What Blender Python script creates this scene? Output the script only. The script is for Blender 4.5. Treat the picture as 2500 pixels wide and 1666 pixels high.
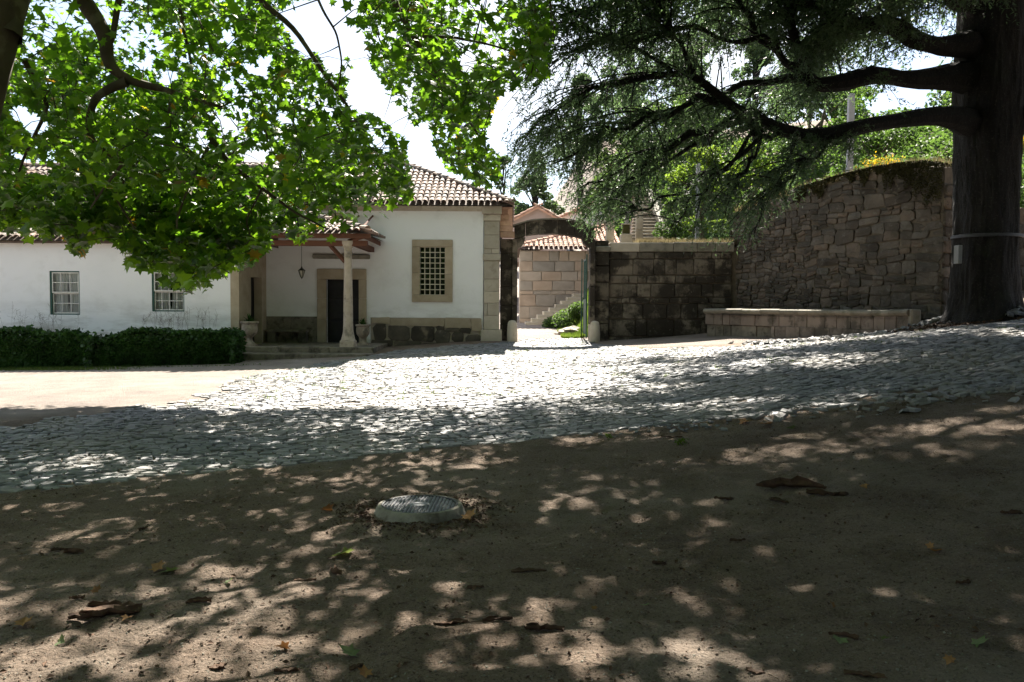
import bpy, math, random
import numpy as np
from mathutils import Matrix, Vector, Euler
rad = math.radians
SC = bpy.context.scene
for o in list(bpy.data.objects): bpy.data.objects.remove(o)
RNG = np.random.default_rng(7)
random.seed(7)

# ------------------------------------------------------------------ camera
FPX, CU, CV = 2018.0, 1250.0, 833.0
PITCH, ROLL, EYE = 2.55, 0.35, 1.6
cam_d = bpy.data.cameras.new('camera'); cam = bpy.data.objects.new('camera', cam_d)
SC.collection.objects.link(cam); SC.camera = cam
CM = Matrix.Rotation(rad(90 - PITCH), 4, 'X') @ Matrix.Rotation(rad(ROLL), 4, 'Z')
cam.matrix_world = Matrix.Translation((0, 0, EYE)) @ CM
cam_d.sensor_width = 36; cam_d.lens = 36 * FPX / 2500; cam_d.clip_start = 0.05; cam_d.clip_end = 3000
RM = np.array(CM.to_3x3())
# ------------------------------------------------------------------ world and sun
SUN_EL, SUN_AZ = 47.0, 3.0          # azimuth in degrees from +Y towards +X
w = bpy.data.worlds.new('World'); SC.world = w; w.use_nodes = True
nt = w.node_tree; nt.nodes.clear()
sky = nt.nodes.new('ShaderNodeTexSky'); sky.sky_type = 'NISHITA'; sky.sun_disc = False
sky.sun_elevation = rad(SUN_EL); sky.sun_rotation = rad(SUN_AZ); sky.altitude = 400; sky.air_density = 1.0; sky.dust_density = 1.2; sky.ozone_density = 1.5
tc = nt.nodes.new('ShaderNodeTexCoord'); mp = nt.nodes.new('ShaderNodeMapping'); mp.inputs['Scale'].default_value = (1, 1, 2.6)
nz = nt.nodes.new('ShaderNodeTexNoise'); nz.inputs['Scale'].default_value = 2.3; nz.inputs['Detail'].default_value = 7; nz.inputs['Roughness'].default_value = 0.55
rp = nt.nodes.new('ShaderNodeValToRGB'); rp.color_ramp.elements[0].position = 0.47; rp.color_ramp.elements[1].position = 0.63
rp.color_ramp.elements[0].color = (0.2,)*3 + (1,); rp.color_ramp.elements[1].color = (0.85,)*3 + (1,)
mx = nt.nodes.new('ShaderNodeMix'); mx.data_type = 'RGBA'; mx.inputs[7].default_value = (6.3, 6.45, 6.7, 1)
bg = nt.nodes.new('ShaderNodeBackground'); bg.inputs['Strength'].default_value = 0.05
ow = nt.nodes.new('ShaderNodeOutputWorld')
L = nt.links.new
L(tc.outputs['Generated'], mp.inputs[0]); L(mp.outputs[0], nz.inputs['Vector']); L(nz.outputs[0], rp.inputs[0])
L(rp.outputs[0], mx.inputs[0]); L(sky.outputs[0], mx.inputs[6]); L(mx.outputs[2], bg.inputs[0]); L(bg.outputs[0], ow.inputs[0])
sd = bpy.data.lights.new('sun', 'SUN'); sd.energy = 5.0; sd.angle = rad(0.5); sd.color = (1, 0.93, 0.82)
so = bpy.data.objects.new('sun', sd); SC.collection.objects.link(so)
sdir = Vector((math.sin(rad(SUN_AZ)) * math.cos(rad(SUN_EL)), math.cos(rad(SUN_AZ)) * math.cos(rad(SUN_EL)), math.sin(rad(SUN_EL))))
so.rotation_euler = sdir.to_track_quat('Z', 'Y').to_euler()
SC.view_settings.view_transform = 'Standard'; SC.view_settings.look = 'None'; SC.view_settings.gamma = 1
SC.view_settings.exposure = 2.14; SC.view_settings.use_curve_mapping = False
SC.render.engine = 'CYCLES'
cy = SC.cycles; cy.max_bounces = 7; cy.diffuse_bounces = 4; cy.transmission_bounces = 4; cy.glossy_bounces = 2; cy.transparent_max_bounces = 6
cy.use_denoising = True; cy.caustics_reflective = False; cy.caustics_refractive = False; cy.sample_clamp_indirect = 6

# ------------------------------------------------------------------ pixel <-> place helpers
def P(u, v, Y):
    d = RM @ np.array([(u - CU) / FPX, (CV - v) / FPX, -1.0])
    return np.array([0, 0, EYE]) + d * (Y / d[1])
def px(u, Y, v=743): return float(P(u, v, Y)[0])
def pz(v, Y, u=1250): return float(P(u, v, Y)[2])
def proj(p):
    q = (np.atleast_2d(p) - np.array([0, 0, EYE])) @ RM
    return CU + FPX * q[:, 0] / -q[:, 2], CV - FPX * q[:, 1] / -q[:, 2]
def smooth(t): t = np.clip(t, 0, 1); return t * t * (3 - 2 * t)
def inpoly(x, y, poly):
    x = np.asarray(x, float); y = np.asarray(y, float); ins = np.zeros(x.shape, bool); n = len(poly)
    for i in range(n):
        x1, y1 = poly[i]; x2, y2 = poly[(i + 1) % n]
        if y1 == y2: continue
        c = ((y1 > y) != (y2 > y)) & (x < (x2 - x1) * (y - y1) / (y2 - y1) + x1); ins ^= c
    return ins
def edgedist(x, y, poly):
    x = np.asarray(x, float); y = np.asarray(y, float); d = np.full(x.shape, 1e9); n = len(poly)
    for i in range(n):
        x1, y1 = poly[i]; x2, y2 = poly[(i + 1) % n]; L2 = (x2-x1)**2 + (y2-y1)**2
        t = np.clip(((x-x1)*(x2-x1) + (y-y1)*(y2-y1)) / L2, 0, 1)
        d = np.minimum(d, np.hypot(x - x1 - t*(x2-x1), y - y1 - t*(y2-y1)))
    return d
_h = np.random.default_rng(3).random((64, 64))
def vnoise(x, y, s=1.0):          # cheap tiling value noise, vectorised
    x = np.asarray(x) * s; y = np.asarray(y) * s; xi = np.floor(x).astype(int); yi = np.floor(y).astype(int)
    fx = smooth(x - xi); fy = smooth(y - yi); g = lambda a, b: _h[a % 64, b % 64]
    return (g(xi, yi)*(1-fx) + g(xi+1, yi)*fx)*(1-fy) + (g(xi, yi+1)*(1-fx) + g(xi+1, yi+1)*fx)*fy - 0.5

def sunfleck(x, y):               # True where the crowns let the sun through (place on the ground)
    f = .62*vnoise(x*.8, y*1.15+3, 1.0) + .55*vnoise(x+7, y*1.3, 1.9) + .30*vnoise(x*1.0, y+4, 3.9)
    th = .02 + .26*smooth((x + 1.2)/2.6) + .10*smooth((y-8)/2) - .05*smooth((-x-1)/2)*smooth((7-y)/2)
    win = (((x-1.8)/1.5)**2 + ((y-8.95)/.5)**2 < 1) | (((x-3.9)/2.1)**2 + ((y-7.5)/.75)**2 < 1) | (((x-.2)/1.0)**2 + ((y-3.75)/.5)**2 < 1)
    global SUNWIN; SUNWIN = win
    return (f > th) | (win & (f > -.33))
# ------------------------------------------------------------------ terrain height
_cp = [(0,-6,0),(-8,-6,-.05),(8,-6,.2),(0,0,0),(0,3.5,0),(-3,4,0),(3,4,.08),(0,6.3,0),(-4.5,7,-.02),(-.7,9.2,.02),(1.2,9.5,.13),(3.2,9.8,.34),(5.6,9.5,.66),(4,6.5,.3),(6,5,.4),
 (-6,12,-.03),(-6,15,-.05),(-8.1,21.8,-.1),(-13.5,21.8,-.17),(-20,20,-.25),(-20,8,-.15),(-6.4,23.2,.0),(-4.0,23.6,.13),(-3.5,26.8,.22),(-.9,26.9,.40),(.2,27.4,.37),(2.7,27.6,.38),(4.8,27.8,.5),
 (-1.5,18,.08),(1.5,18,.28),(5,18,.62),(2,13,.25),(6.5,26,.62),(7.6,23.5,.66),(9.4,19.8,1.03),(10.3,17,1.36),(8,15,1.2),(10,12,1.35),(16,12,1.9),(14,20,2.0),(12,5,1.2),(-12,26,.0),(20,0,1.6),(-20,-6,-.2)]
_c = np.array(_cp)
def _U(r2): return np.where(r2 > 0, r2 * np.log(r2 + 1e-12), 0)
_A = _U(((_c[:, None, :2] - _c[None, :, :2])**2).sum(-1)) + 0.5*np.eye(len(_c)); _Pm = np.c_[np.ones(len(_c)), _c[:, :2]]
_sol = np.linalg.solve(np.block([[_A, _Pm], [_Pm.T, np.zeros((3, 3))]]), np.r_[_c[:, 2], 0, 0, 0])
Q = [(3.6,28.15),(7.5,28.15),(11.35,21.75),(12.3,24.7),(60,24.7),(60,200),(3.6,200)]
def T(x, y):
    x, y = np.broadcast_arrays(np.asarray(x, float), np.asarray(y, float)); sh = x.shape; x = x.ravel(); y = y.ravel()
    cx = np.clip(x, -20, 18); cyy = np.clip(y, -6, 28)
    r2 = (cx[:, None] - _c[None, :, 0])**2 + (cyy[:, None] - _c[None, :, 1])**2
    z = _U(r2) @ _sol[:-3] + _sol[-3] + _sol[-2]*cx + _sol[-1]*cyy
    z = z + np.maximum(0, y - 28) * .045
    hi = 3.45 + .055*np.maximum(0, y - 28) + .16*np.clip(y - 34, 0, 45) * smooth((x - 4)/6) + .10*np.clip(x - 9, 0, 25) + .25*vnoise(x, y, .5)
    d = np.where(inpoly(x, y, Q), 1, -1) * edgedist(x, y, Q)
    wgt = smooth(d / .45 + .2)
    bank = smooth((x - 2.2)/2.0) * smooth((y - 28.6)/1.6) * .93
    wgt = np.maximum(wgt, np.where(y > 28.5, bank, 0))
    z = z*(1-wgt) + hi*wgt
    z = z + smooth((y - 45)/60) * 6 * smooth((x + 25)/20)
    return z.reshape(sh)
def T1(x, y): return float(T(np.array([x]), np.array([y]))[0])
def G(u, v):                      # where the view through a pixel meets the ground
    d = RM @ np.array([(u - CU) / FPX, (CV - v) / FPX, -1.0]); d = d / d[1]; Y = 1.6 / max(.01, -d[2])
    for _ in range(25):
        z = T1(d[0]*Y, Y); Y = Y + .6*(((EYE - z) / max(.005, -d[2])) - Y); Y = min(max(Y, 2), 40)
    return np.array([d[0]*Y, Y, T1(d[0]*Y, Y)])

# ------------------------------------------------------------------ materials
def _n(nt, t, **kw):
    n = nt.nodes.new(t)
    for k, v in kw.items():
        if k in n.inputs: n.inputs[k].default_value = v
        else: setattr(n, k, v)
    return n
def mat(name, c1, c2=None, scale=2.0, rough=.85, bump=.3, bscale=40, rv=.25, layers=(), spec=.3, metal=0, detail=6, trans=None, ramp=None, stretch=(1,1,1), bdist=.01):
    m = bpy.data.materials.new(name); m.use_nodes = True; nt = m.node_tree; nt.nodes.clear(); L = nt.links.new
    out = _n(nt, 'ShaderNodeOutputMaterial'); b = _n(nt, 'ShaderNodeBsdfPrincipled'); b.inputs['Roughness'].default_value = rough
    b.inputs['Specular IOR Level'].default_value = spec; b.inputs['Metallic'].default_value = metal
    geo = _n(nt, 'ShaderNodeNewGeometry'); mpn = _n(nt, 'ShaderNodeMapping'); mpn.inputs['Scale'].default_value = stretch; L(geo.outputs['Position'], mpn.inputs[0]); pos = mpn.outputs[0]
    n1 = _n(nt, 'ShaderNodeTexNoise', Scale=scale, Detail=detail, Roughness=.6); L(pos, n1.inputs['Vector'])
    r1 = _n(nt, 'ShaderNodeMapRange'); r1.inputs[1].default_value = .32; r1.inputs[2].default_value = .68; L(n1.outputs[0], r1.inputs[0])
    mx = _n(nt, 'ShaderNodeMix', data_type='RGBA'); mx.inputs[6].default_value = (*c1, 1); mx.inputs[7].default_value = (*(c2 or c1), 1); L(r1.outputs[0], mx.inputs[0])
    col = mx.outputs[2]
    at = _n(nt, 'ShaderNodeAttribute', attribute_name='rnd'); oi = _n(nt, 'ShaderNodeObjectInfo')
    ad = _n(nt, 'ShaderNodeMath', operation='ADD'); L(at.outputs['Fac'], ad.inputs[0]); L(oi.outputs['Random'], ad.inputs[1])
    fr = _n(nt, 'ShaderNodeMath', operation='FRACT'); L(ad.outputs[0], fr.inputs[0]); R = fr.outputs[0]
    if ramp:
        cr = _n(nt, 'ShaderNodeValToRGB'); L(R, cr.inputs[0]); e = cr.color_ramp.elements
        e[0].position = ramp[0][0]; e[0].color = (*ramp[0][1], 1); e[1].position = ramp[-1][0]; e[1].color = (*ramp[-1][1], 1)
        for p, c in ramp[1:-1]: q = e.new(p); q.color = (*c, 1)
        m2 = _n(nt, 'ShaderNodeMix', data_type='RGBA', blend_type='MULTIPLY'); m2.inputs[0].default_value = 1; L(col, m2.inputs[6]); L(cr.outputs[0], m2.inputs[7]); col = m2.outputs[2]
    if rv:
        mr = _n(nt, 'ShaderNodeMapRange'); mr.inputs[3].default_value = 1 - rv; mr.inputs[4].default_value = 1 + rv; L(R, mr.inputs[0])
        m3 = _n(nt, 'ShaderNodeVectorMath', operation='SCALE'); L(col, m3.inputs[0]); L(mr.outputs[0], m3.inputs['Scale']); col = m3.outputs[0]
    for i, (c, s, lo, hi, amt) in enumerate(layers):
        n2 = _n(nt, 'ShaderNodeTexNoise', Scale=s, Detail=8, Roughness=.65); mm = _n(nt, 'ShaderNodeMapping'); mm.inputs['Location'].default_value = (i*7.3 + 3, i*3.1, i*5.7)
        L(geo.outputs['Position'], mm.inputs[0]); L(mm.outputs[0], n2.inputs['Vector'])
        r2 = _n(nt, 'ShaderNodeMapRange'); r2.inputs[1].default_value = lo; r2.inputs[2].default_value = hi; r2.inputs[4].default_value = amt; L(n2.outputs[0], r2.inputs[0])
        m4 = _n(nt, 'ShaderNodeMix', data_type='RGBA'); m4.inputs[7].default_value = (*c, 1); L(r2.outputs[0], m4.inputs[0]); L(col, m4.inputs[6]); col = m4.outputs[2]
    L(col, b.inputs['Base Color'])
    if bump:
        nb = _n(nt, 'ShaderNodeTexNoise', Scale=bscale, Detail=6, Roughness=.7); L(pos, nb.inputs['Vector'])
        bp = _n(nt, 'ShaderNodeBump', Strength=bump, Distance=bdist); L(nb.outputs[0], bp.inputs['Height']); L(bp.outputs[0], b.inputs['Normal'])
    if trans:
        tr = _n(nt, 'ShaderNodeBsdfTranslucent'); ms = _n(nt, 'ShaderNodeMixShader'); ms.inputs[0].default_value = trans[1]
        mt = _n(nt, 'ShaderNodeMix', data_type='RGBA', blend_type='MULTIPLY'); mt.inputs[0].default_value = 1; mt.inputs[7].default_value = (*trans[0], 1); L(col, mt.inputs[6]); L(mt.outputs[2], tr.inputs[0])
        L(b.outputs[0], ms.inputs[1]); L(tr.outputs[0], ms.inputs[2]); L(ms.outputs[0], out.inputs[0])
    else: L(b.outputs[0], out.inputs[0])
    return m
def glass_mat(name, tint=(.9,.95,.95)):
    m = bpy.data.materials.new(name); m.use_nodes = True; nt = m.node_tree; nt.nodes.clear(); L = nt.links.new
    out = _n(nt, 'ShaderNodeOutputMaterial'); t = _n(nt, 'ShaderNodeBsdfTransparent'); t.inputs[0].default_value = (*tint, 1)
    g = _n(nt, 'ShaderNodeBsdfGlossy', Roughness=.04); f = _n(nt, 'ShaderNodeFresnel', IOR=1.5); ms = _n(nt, 'ShaderNodeMixShader')
    L(f.outputs[0], ms.inputs[0]); L(t.outputs[0], ms.inputs[1]); L(g.outputs[0], ms.inputs[2]); L(ms.outputs[0], out.inputs[0]); return m
M = {}
M['dirt'] = mat('dirt', (.140,.097,.068), (.255,.193,.145), scale=1.4, bump=1, bscale=34, rv=0, rough=.92, spec=.25, bdist=.06,
    layers=[((.10,.08,.055), 9, .58, .72, .6), ((.38,.31,.25), 55, .54, .68, .5), ((.035,.025,.018), 75, .54, .62, .75), ((.045,.032,.024), 24, .58, .66, .6), ((.42,.36,.30), 130, .60, .68, .6), ((.12,.11,.05), 1.3, .60, .72, .35), ((.33,.29,.24), .35, .5, .62, .3)])
nt_ = M['dirt'].node_tree; pb_ = [q for q in nt_.nodes if q.type == 'BSDF_PRINCIPLED'][0]; lk = pb_.inputs['Base Color'].links[0].from_socket
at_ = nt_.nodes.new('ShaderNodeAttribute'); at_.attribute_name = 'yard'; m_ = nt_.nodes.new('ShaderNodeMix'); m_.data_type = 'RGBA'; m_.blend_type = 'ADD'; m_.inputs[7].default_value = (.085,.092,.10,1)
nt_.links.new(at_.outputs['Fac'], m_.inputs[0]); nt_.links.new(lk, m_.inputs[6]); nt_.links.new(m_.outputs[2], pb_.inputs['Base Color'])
M['cobble'] = mat('cobble', (.118,.123,.136), (.235,.236,.244), scale=5, bump=.8, bscale=45, rv=.38, rough=.6, spec=.45, bdist=.012, layers=[((.31,.28,.235), .6, .42, .62, .55), ((.07,.065,.06), 14, .56, .7, .55)])
M['plaster'] = mat('plaster', (.84,.84,.84), (.88,.88,.88), scale=.7, bump=.35, bscale=9, rv=0, rough=.9, spec=.2, bdist=.02, layers=[((.64,.63,.60), 1.5, .54, .76, .45), ((.52,.50,.46), 7, .66, .8, .35)])
def splash(m, z0, z1, c, amt):
    nt = m.node_tree; b = [q for q in nt.nodes if q.type == 'BSDF_PRINCIPLED'][0]; src = b.inputs['Base Color'].links[0].from_socket
    ge = nt.nodes.new('ShaderNodeNewGeometry'); sx = nt.nodes.new('ShaderNodeSeparateXYZ'); nt.links.new(ge.outputs['Position'], sx.inputs[0]); mr = nt.nodes.new('ShaderNodeMapRange'); mr.inputs[1].default_value = z1; mr.inputs[2].default_value = z0; nt.links.new(sx.outputs[2], mr.inputs[0])
    n = nt.nodes.new('ShaderNodeTexNoise'); n.inputs['Scale'].default_value = 5; n.inputs['Detail'].default_value = 9; n.inputs['Roughness'].default_value = .72; r2 = nt.nodes.new('ShaderNodeMapRange'); r2.inputs[1].default_value = .47; r2.inputs[2].default_value = .62; r2.inputs[4].default_value = amt; nt.links.new(n.outputs[0], r2.inputs[0])
    mu = nt.nodes.new('ShaderNodeMath'); mu.operation = 'MULTIPLY'; nt.links.new(mr.outputs[0], mu.inputs[0]); nt.links.new(r2.outputs[0], mu.inputs[1])
    mx = nt.nodes.new('ShaderNodeMix'); mx.data_type = 'RGBA'; mx.inputs[7].default_value = (*c, 1); nt.links.new(mu.outputs[0], mx.inputs[0]); nt.links.new(src, mx.inputs[6]); nt.links.new(mx.outputs[2], b.inputs['Base Color'])
splash(M['plaster'], .7, 1.75, (.30,.28,.24), .75)
M['tan'] = mat('tan_granite', (.34,.275,.19), (.43,.36,.265), scale=3, bump=.4, bscale=60, rv=.13, layers=[((.26,.20,.13), 2.3, .55, .75, .4), ((.20,.18,.15), 30, .6, .7, .35)])
M['pale'] = mat('pale_granite', (.40,.35,.27), (.50,.45,.37), scale=3, bump=.4, bscale=50, rv=.15, layers=[((.17,.14,.10), 3.1, .57, .7, .5), ((.20,.18,.15), 30, .6, .7, .35)])
M['ashlar'] = mat('weathered_ashlar', (.125,.105,.082), (.21,.175,.135), scale=2.4, bump=.6, bscale=35, rv=.25, bdist=.02,
    layers=[((.024,.019,.014), 1.05, .44, .51, .93), ((.055,.045,.032), 4.2, .52, .62, .7), ((.25,.235,.19), 9, .60, .68, .5)])
M['rubble'] = mat('rubble_stone', (.078,.068,.056), (.15,.128,.105), scale=2.0, bump=.9, bscale=24, rv=.42, bdist=.03, ramp=[(0,(1,.92,.84)),(.4,(1,1,1)),(.75,(1.08,.93,.82)),(1,(.85,.9,.93))],
    layers=[((.045,.04,.025), 1.3, .55, .68, .75), ((.22,.21,.18), 7, .56, .68, .55), ((.03,.028,.022), 11, .58, .66, .6)])
M['basin'] = mat('basin_granite', (.19,.15,.125), (.26,.215,.18), scale=3, bump=.5, bscale=40, rv=.16, stretch=(1,1,.35), layers=[((.05,.045,.035), 2.4, .48, .60, .75)])
M['coping'] = mat('coping_granite', (.17,.155,.125), (.26,.24,.195), scale=4, bump=.6, bscale=30, rv=.2, layers=[((.09,.09,.05), 3, .5, .64, .6)])
M['warm'] = mat('warm_ashlar', (.24,.20,.16), (.33,.285,.235), scale=2, bump=.4, bscale=30, rv=.2, ramp=[(0,(.8,.85,.9)),(.4,(1,1,1)),(.8,(1.06,.98,.92)),(1,(.72,.66,.62))], layers=[((.2,.16,.12), 2.2, .6, .72, .5)])
M['mortar'] = mat('mortar', (.10,.08,.06), (.17,.14,.10), scale=5, bump=.6, bscale=30, rv=0)
M['mortarp'] = mat('pale_mortar', (.27,.225,.17), (.38,.33,.27), scale=5, bump=.5, bscale=30, rv=0)
M['plinth'] = mat('plinth_stone', (.05,.045,.035), (.12,.10,.075), scale=3, bump=.6, bscale=30, rv=.35, layers=[((.30,.24,.17), 1.6, .56, .68, .8), ((.35,.33,.28), 12, .62, .7, .4)])
M['step'] = mat('step_stone', (.13,.115,.09), (.24,.21,.165), scale=4, bump=.6, bscale=30, rv=.2, layers=[((.035,.03,.022), 3, .5, .62, .8)])
M['tile'] = mat('roof_tile', (.205,.155,.125), (.30,.245,.21), scale=5, bump=.5, bscale=35, rv=.26, rough=.8, ramp=[(0,(.80,.88,.92)),(.3,(1,1,1)),(.7,(1.05,.95,.88)),(.93,(1.1,.88,.76)),(1,(.62,.66,.68))],
    layers=[((.36,.34,.31), 14, .50, .64, .6), ((.10,.08,.065), 6, .58, .68, .6)])
M['tileo'] = mat('orange_tile', (.40,.22,.15), (.52,.33,.23), scale=5, bump=.3, bscale=30, rv=.2, layers=[((.6,.5,.4), 9, .55, .7, .5)])
M['under'] = mat('channel_tile', (.09,.065,.05), (.15,.11,.085), scale=6, rv=0, bump=.3)
M['redwood'] = mat('red_painted_timber', (.10,.042,.026), (.145,.062,.038), scale=4, bump=.3, bscale=30, rv=.12, stretch=(.3,4,4))
M['board'] = mat('board_timber', (.40,.24,.16), (.52,.34,.24), scale=4, bump=.3, bscale=30, rv=.2, layers=[((.25,.12,.07), 5, .55, .65, .6)])
M['door'] = mat('dark_door', (.012,.012,.014), (.022,.02,.02), scale=8, bump=.2, rv=.2, rough=.6)
M['iron'] = mat('dark_iron', (.02,.025,.02), (.05,.045,.03), scale=20, rv=0, rough=.5, metal=.5)
M['greenp'] = mat('green_paint', (.015,.07,.055), (.025,.09,.07), scale=10, rv=.1, rough=.5)
M['platep'] = mat('grey_plate', (.24,.24,.23), (.34,.34,.33), rv=0, bump=.2)
M['whitep'] = mat('white_paint', (.62,.60,.55), (.72,.70,.66), scale=10, rv=.05, rough=.6)
M['cream'] = mat('cream_bars', (.52,.47,.36), (.66,.60,.48), scale=12, rv=.08, rough=.6)
M['curtain'] = mat('curtain_cloth', (.66,.66,.64), (.80,.79,.76), scale=6, rv=0, bump=.2, stretch=(6,1,.5))
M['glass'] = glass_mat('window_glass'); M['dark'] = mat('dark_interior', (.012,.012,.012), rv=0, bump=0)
M['lead'] = mat('lantern_glass', (.30,.28,.22), rv=0, bump=0, rough=.2, spec=.6)
M['urn'] = mat('urn_stone', (.25,.20,.15), (.38,.32,.26), scale=9, bump=.5, bscale=50, rv=0, layers=[((.07,.065,.05), 5, .52, .65, .7)])
M['column'] = mat('column_granite', (.36,.30,.24), (.46,.39,.32), scale=5, bump=.5, bscale=50, rv=.08, layers=[((.10,.10,.075), 3, .52, .64, .6), ((.5,.48,.42), 26, .6, .68, .6)])
M['concrete'] = mat('concrete', (.20,.185,.15), (.30,.28,.235), scale=8, bump=.5, bscale=60, rv=0, layers=[((.07,.055,.04), 5, .48, .62, .8), ((.35,.33,.29), 30, .6, .7, .5)])
M['studmetal'] = mat('stud_metal', (.15,.155,.175), (.24,.245,.265), scale=9, bump=0, rv=.15, rough=.5, metal=0)
M['castmetal'] = mat('cast_metal', (.025,.027,.033), (.05,.052,.06), scale=9, bump=.3, bscale=60, rv=.1, rough=.6, metal=0, layers=[((.22,.16,.10), 7, .56, .68, .6)])
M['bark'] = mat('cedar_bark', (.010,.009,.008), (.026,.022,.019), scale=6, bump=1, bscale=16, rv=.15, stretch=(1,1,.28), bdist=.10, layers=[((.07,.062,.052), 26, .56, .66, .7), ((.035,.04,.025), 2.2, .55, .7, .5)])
M['pbark'] = mat('plane_bark', (.06,.045,.032), (.12,.095,.065), scale=3, bump=.5, bscale=14, rv=.1, layers=[((.20,.18,.12), 3, .55, .62, .6)])
M['debark'] = mat('fallen_bark', (.045,.027,.018), (.12,.068,.04), scale=14, bump=.5, bscale=50, rv=.3)
M['twig'] = mat('twig_wood', (.07,.05,.035), (.14,.10,.07), scale=14, bump=.4, rv=.2)
M['dryleaf'] = mat('dry_leaf', (.20,.105,.045), (.34,.20,.09), scale=18, bump=.3, rv=.35, trans=((1.2,.9,.6), .3))
M['greenleaf'] = mat('fallen_green_leaf', (.13,.17,.08), (.20,.24,.13), scale=18, bump=.3, rv=.2, trans=((1.2,1.2,.6), .3))
M['leaf'] = mat('plane_leaf', (.030,.066,.012), (.055,.108,.018), scale=1.2, bump=0, rv=.28, rough=.42, spec=.45, detail=2,
    ramp=[(0,(.75,.85,.9)),(.5,(1,1,1)),(.9,(1.25,1.15,.8)),(.985,(1.35,1.2,.8)),(.992,(2.6,.7,.8)),(1,(2.0,.75,.7))], trans=((4.7,4.7,1.4), .46))
M['needle'] = mat('cedar_needle', (.042,.066,.042), (.075,.112,.066), scale=1.3, bump=0, rv=.3, rough=.5, spec=.4, detail=2, trans=((2.6,2.8,1.8), .35))
M['ivy'] = mat('ivy_leaf', (.018,.045,.010), (.035,.085,.018), scale=2, bump=0, rv=.4, rough=.5, spec=.3, detail=2, trans=((2,2.2,1.2), .25))
M['hedgecore'] = mat('hedge_core', (.012,.018,.008), rv=0, bump=0)
M['bgleaf'] = mat('tree_leaf', (.032,.062,.018), (.062,.10,.030), scale=.5, bump=0, rv=.35, rough=.6, detail=3, trans=((2.6,2.7,1.5), .4))
M['limeleaf'] = mat('lime_leaf', (.055,.10,.018), (.09,.14,.028), scale=.6, bump=0, rv=.3, rough=.6, detail=3, trans=((2.8,2.6,1.3), .5))
M['pineleaf'] = mat('pine_leaf', (.035,.062,.030), (.06,.09,.042), scale=.5, bump=0, rv=.3, rough=.6, detail=3, trans=((2.4,2.6,1.6), .35))
M['yellow'] = mat('yellow_flower', (.62,.42,.02), (.75,.55,.04), rv=.2, bump=0, trans=((1.2,1.1,.6), .3))
M['grass'] = mat('grass_blade', (.045,.075,.018), (.085,.12,.03), scale=2, rv=.3, bump=0, trans=((2.2,2.2,1.2), .45))
M['drygrass'] = mat('dry_grass', (.12,.105,.065), (.19,.165,.11), scale=2, rv=.3, bump=0, trans=((1.4,1.3,1), .35))
M['moss'] = mat('moss_clump', (.035,.035,.010), (.06,.055,.015), scale=3, rv=.3, bump=0)
M['rock'] = mat('boulder_rock', (.30,.26,.20), (.46,.42,.35), scale=3, bump=.8, bscale=12, rv=0, bdist=.03, layers=[((.1,.09,.07), 4, .56, .66, .6)])
M['pink'] = mat('pink_plaster', (.34,.26,.22), (.42,.335,.29), scale=1, rv=0, bump=.3, layers=[((.38,.28,.22), 1.5, .55, .7, .5)])
M['pole'] = mat('concrete_pole', (.40,.40,.42), (.48,.48,.50), scale=4, rv=0, bump=.2)
M['band'] = mat('grey_band', (.05,.05,.055), (.08,.08,.085), scale=10, rv=0, bump=.2, rough=.5)
M['water'] = mat('dark_water', (.01,.014,.012), rv=0, bump=.1, bscale=6, rough=.05, spec=.5)

# ------------------------------------------------------------------ object helpers
COL = SC.collection; WL = {}
def tag(o, label=None, cat=None, group=None, kind=None):
    if label: o['label'] = label
    if cat: o['category'] = cat
    if group: o['group'] = group
    if kind: o['kind'] = kind
    return o
def wl(o): return WL.get(o.name, np.zeros(3)) if o is not None else np.zeros(3)
def empty(name, loc, label, cat, group=None, kind=None):
    o = bpy.data.objects.new(name, None); COL.objects.link(o); o.empty_display_size = .2
    o.location = Vector(np.array(loc, float)); WL[o.name] = np.array(loc, float); return tag(o, label, cat, group, kind)
def put(name, me, parent=None, loc=None, rot=None, scale=None):
    """link mesh object; loc is a world place"""
    o = bpy.data.objects.new(name, me); COL.objects.link(o)
    if parent is not None: o.parent = parent
    l = (np.array(loc, float) if loc is not None else (wl(parent) if parent is not None else np.zeros(3)))
    o.location = Vector(l - wl(parent)); WL[o.name] = l
    if rot is not None: o.rotation_euler = rot if not isinstance(rot, Matrix) else rot.to_euler()
    if scale is not None: o.scale = scale
    return o
def raw_mesh(name, V, loops, sizes, m, rnd=None, smooth_=False):
    me = bpy.data.meshes.new(name); V = np.asarray(V, np.float32); loops = np.asarray(loops, np.int32); sizes = np.asarray(sizes, np.int32)
    me.vertices.add(len(V)); me.vertices.foreach_set('co', V.ravel()); me.loops.add(len(loops)); me.loops.foreach_set('vertex_index', loops)
    me.polygons.add(len(sizes)); me.polygons.foreach_set('loop_start', np.r_[0, np.cumsum(sizes)[:-1]].astype(np.int32))
    me.update(calc_edges=True)
    if rnd is not None: me.attributes.new('rnd', 'FLOAT', 'FACE').data.foreach_set('value', np.asarray(rnd, np.float32))
    me.polygons.foreach_set('use_smooth', np.full(len(sizes), smooth_, bool))
    me.materials.append(m); return me
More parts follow.
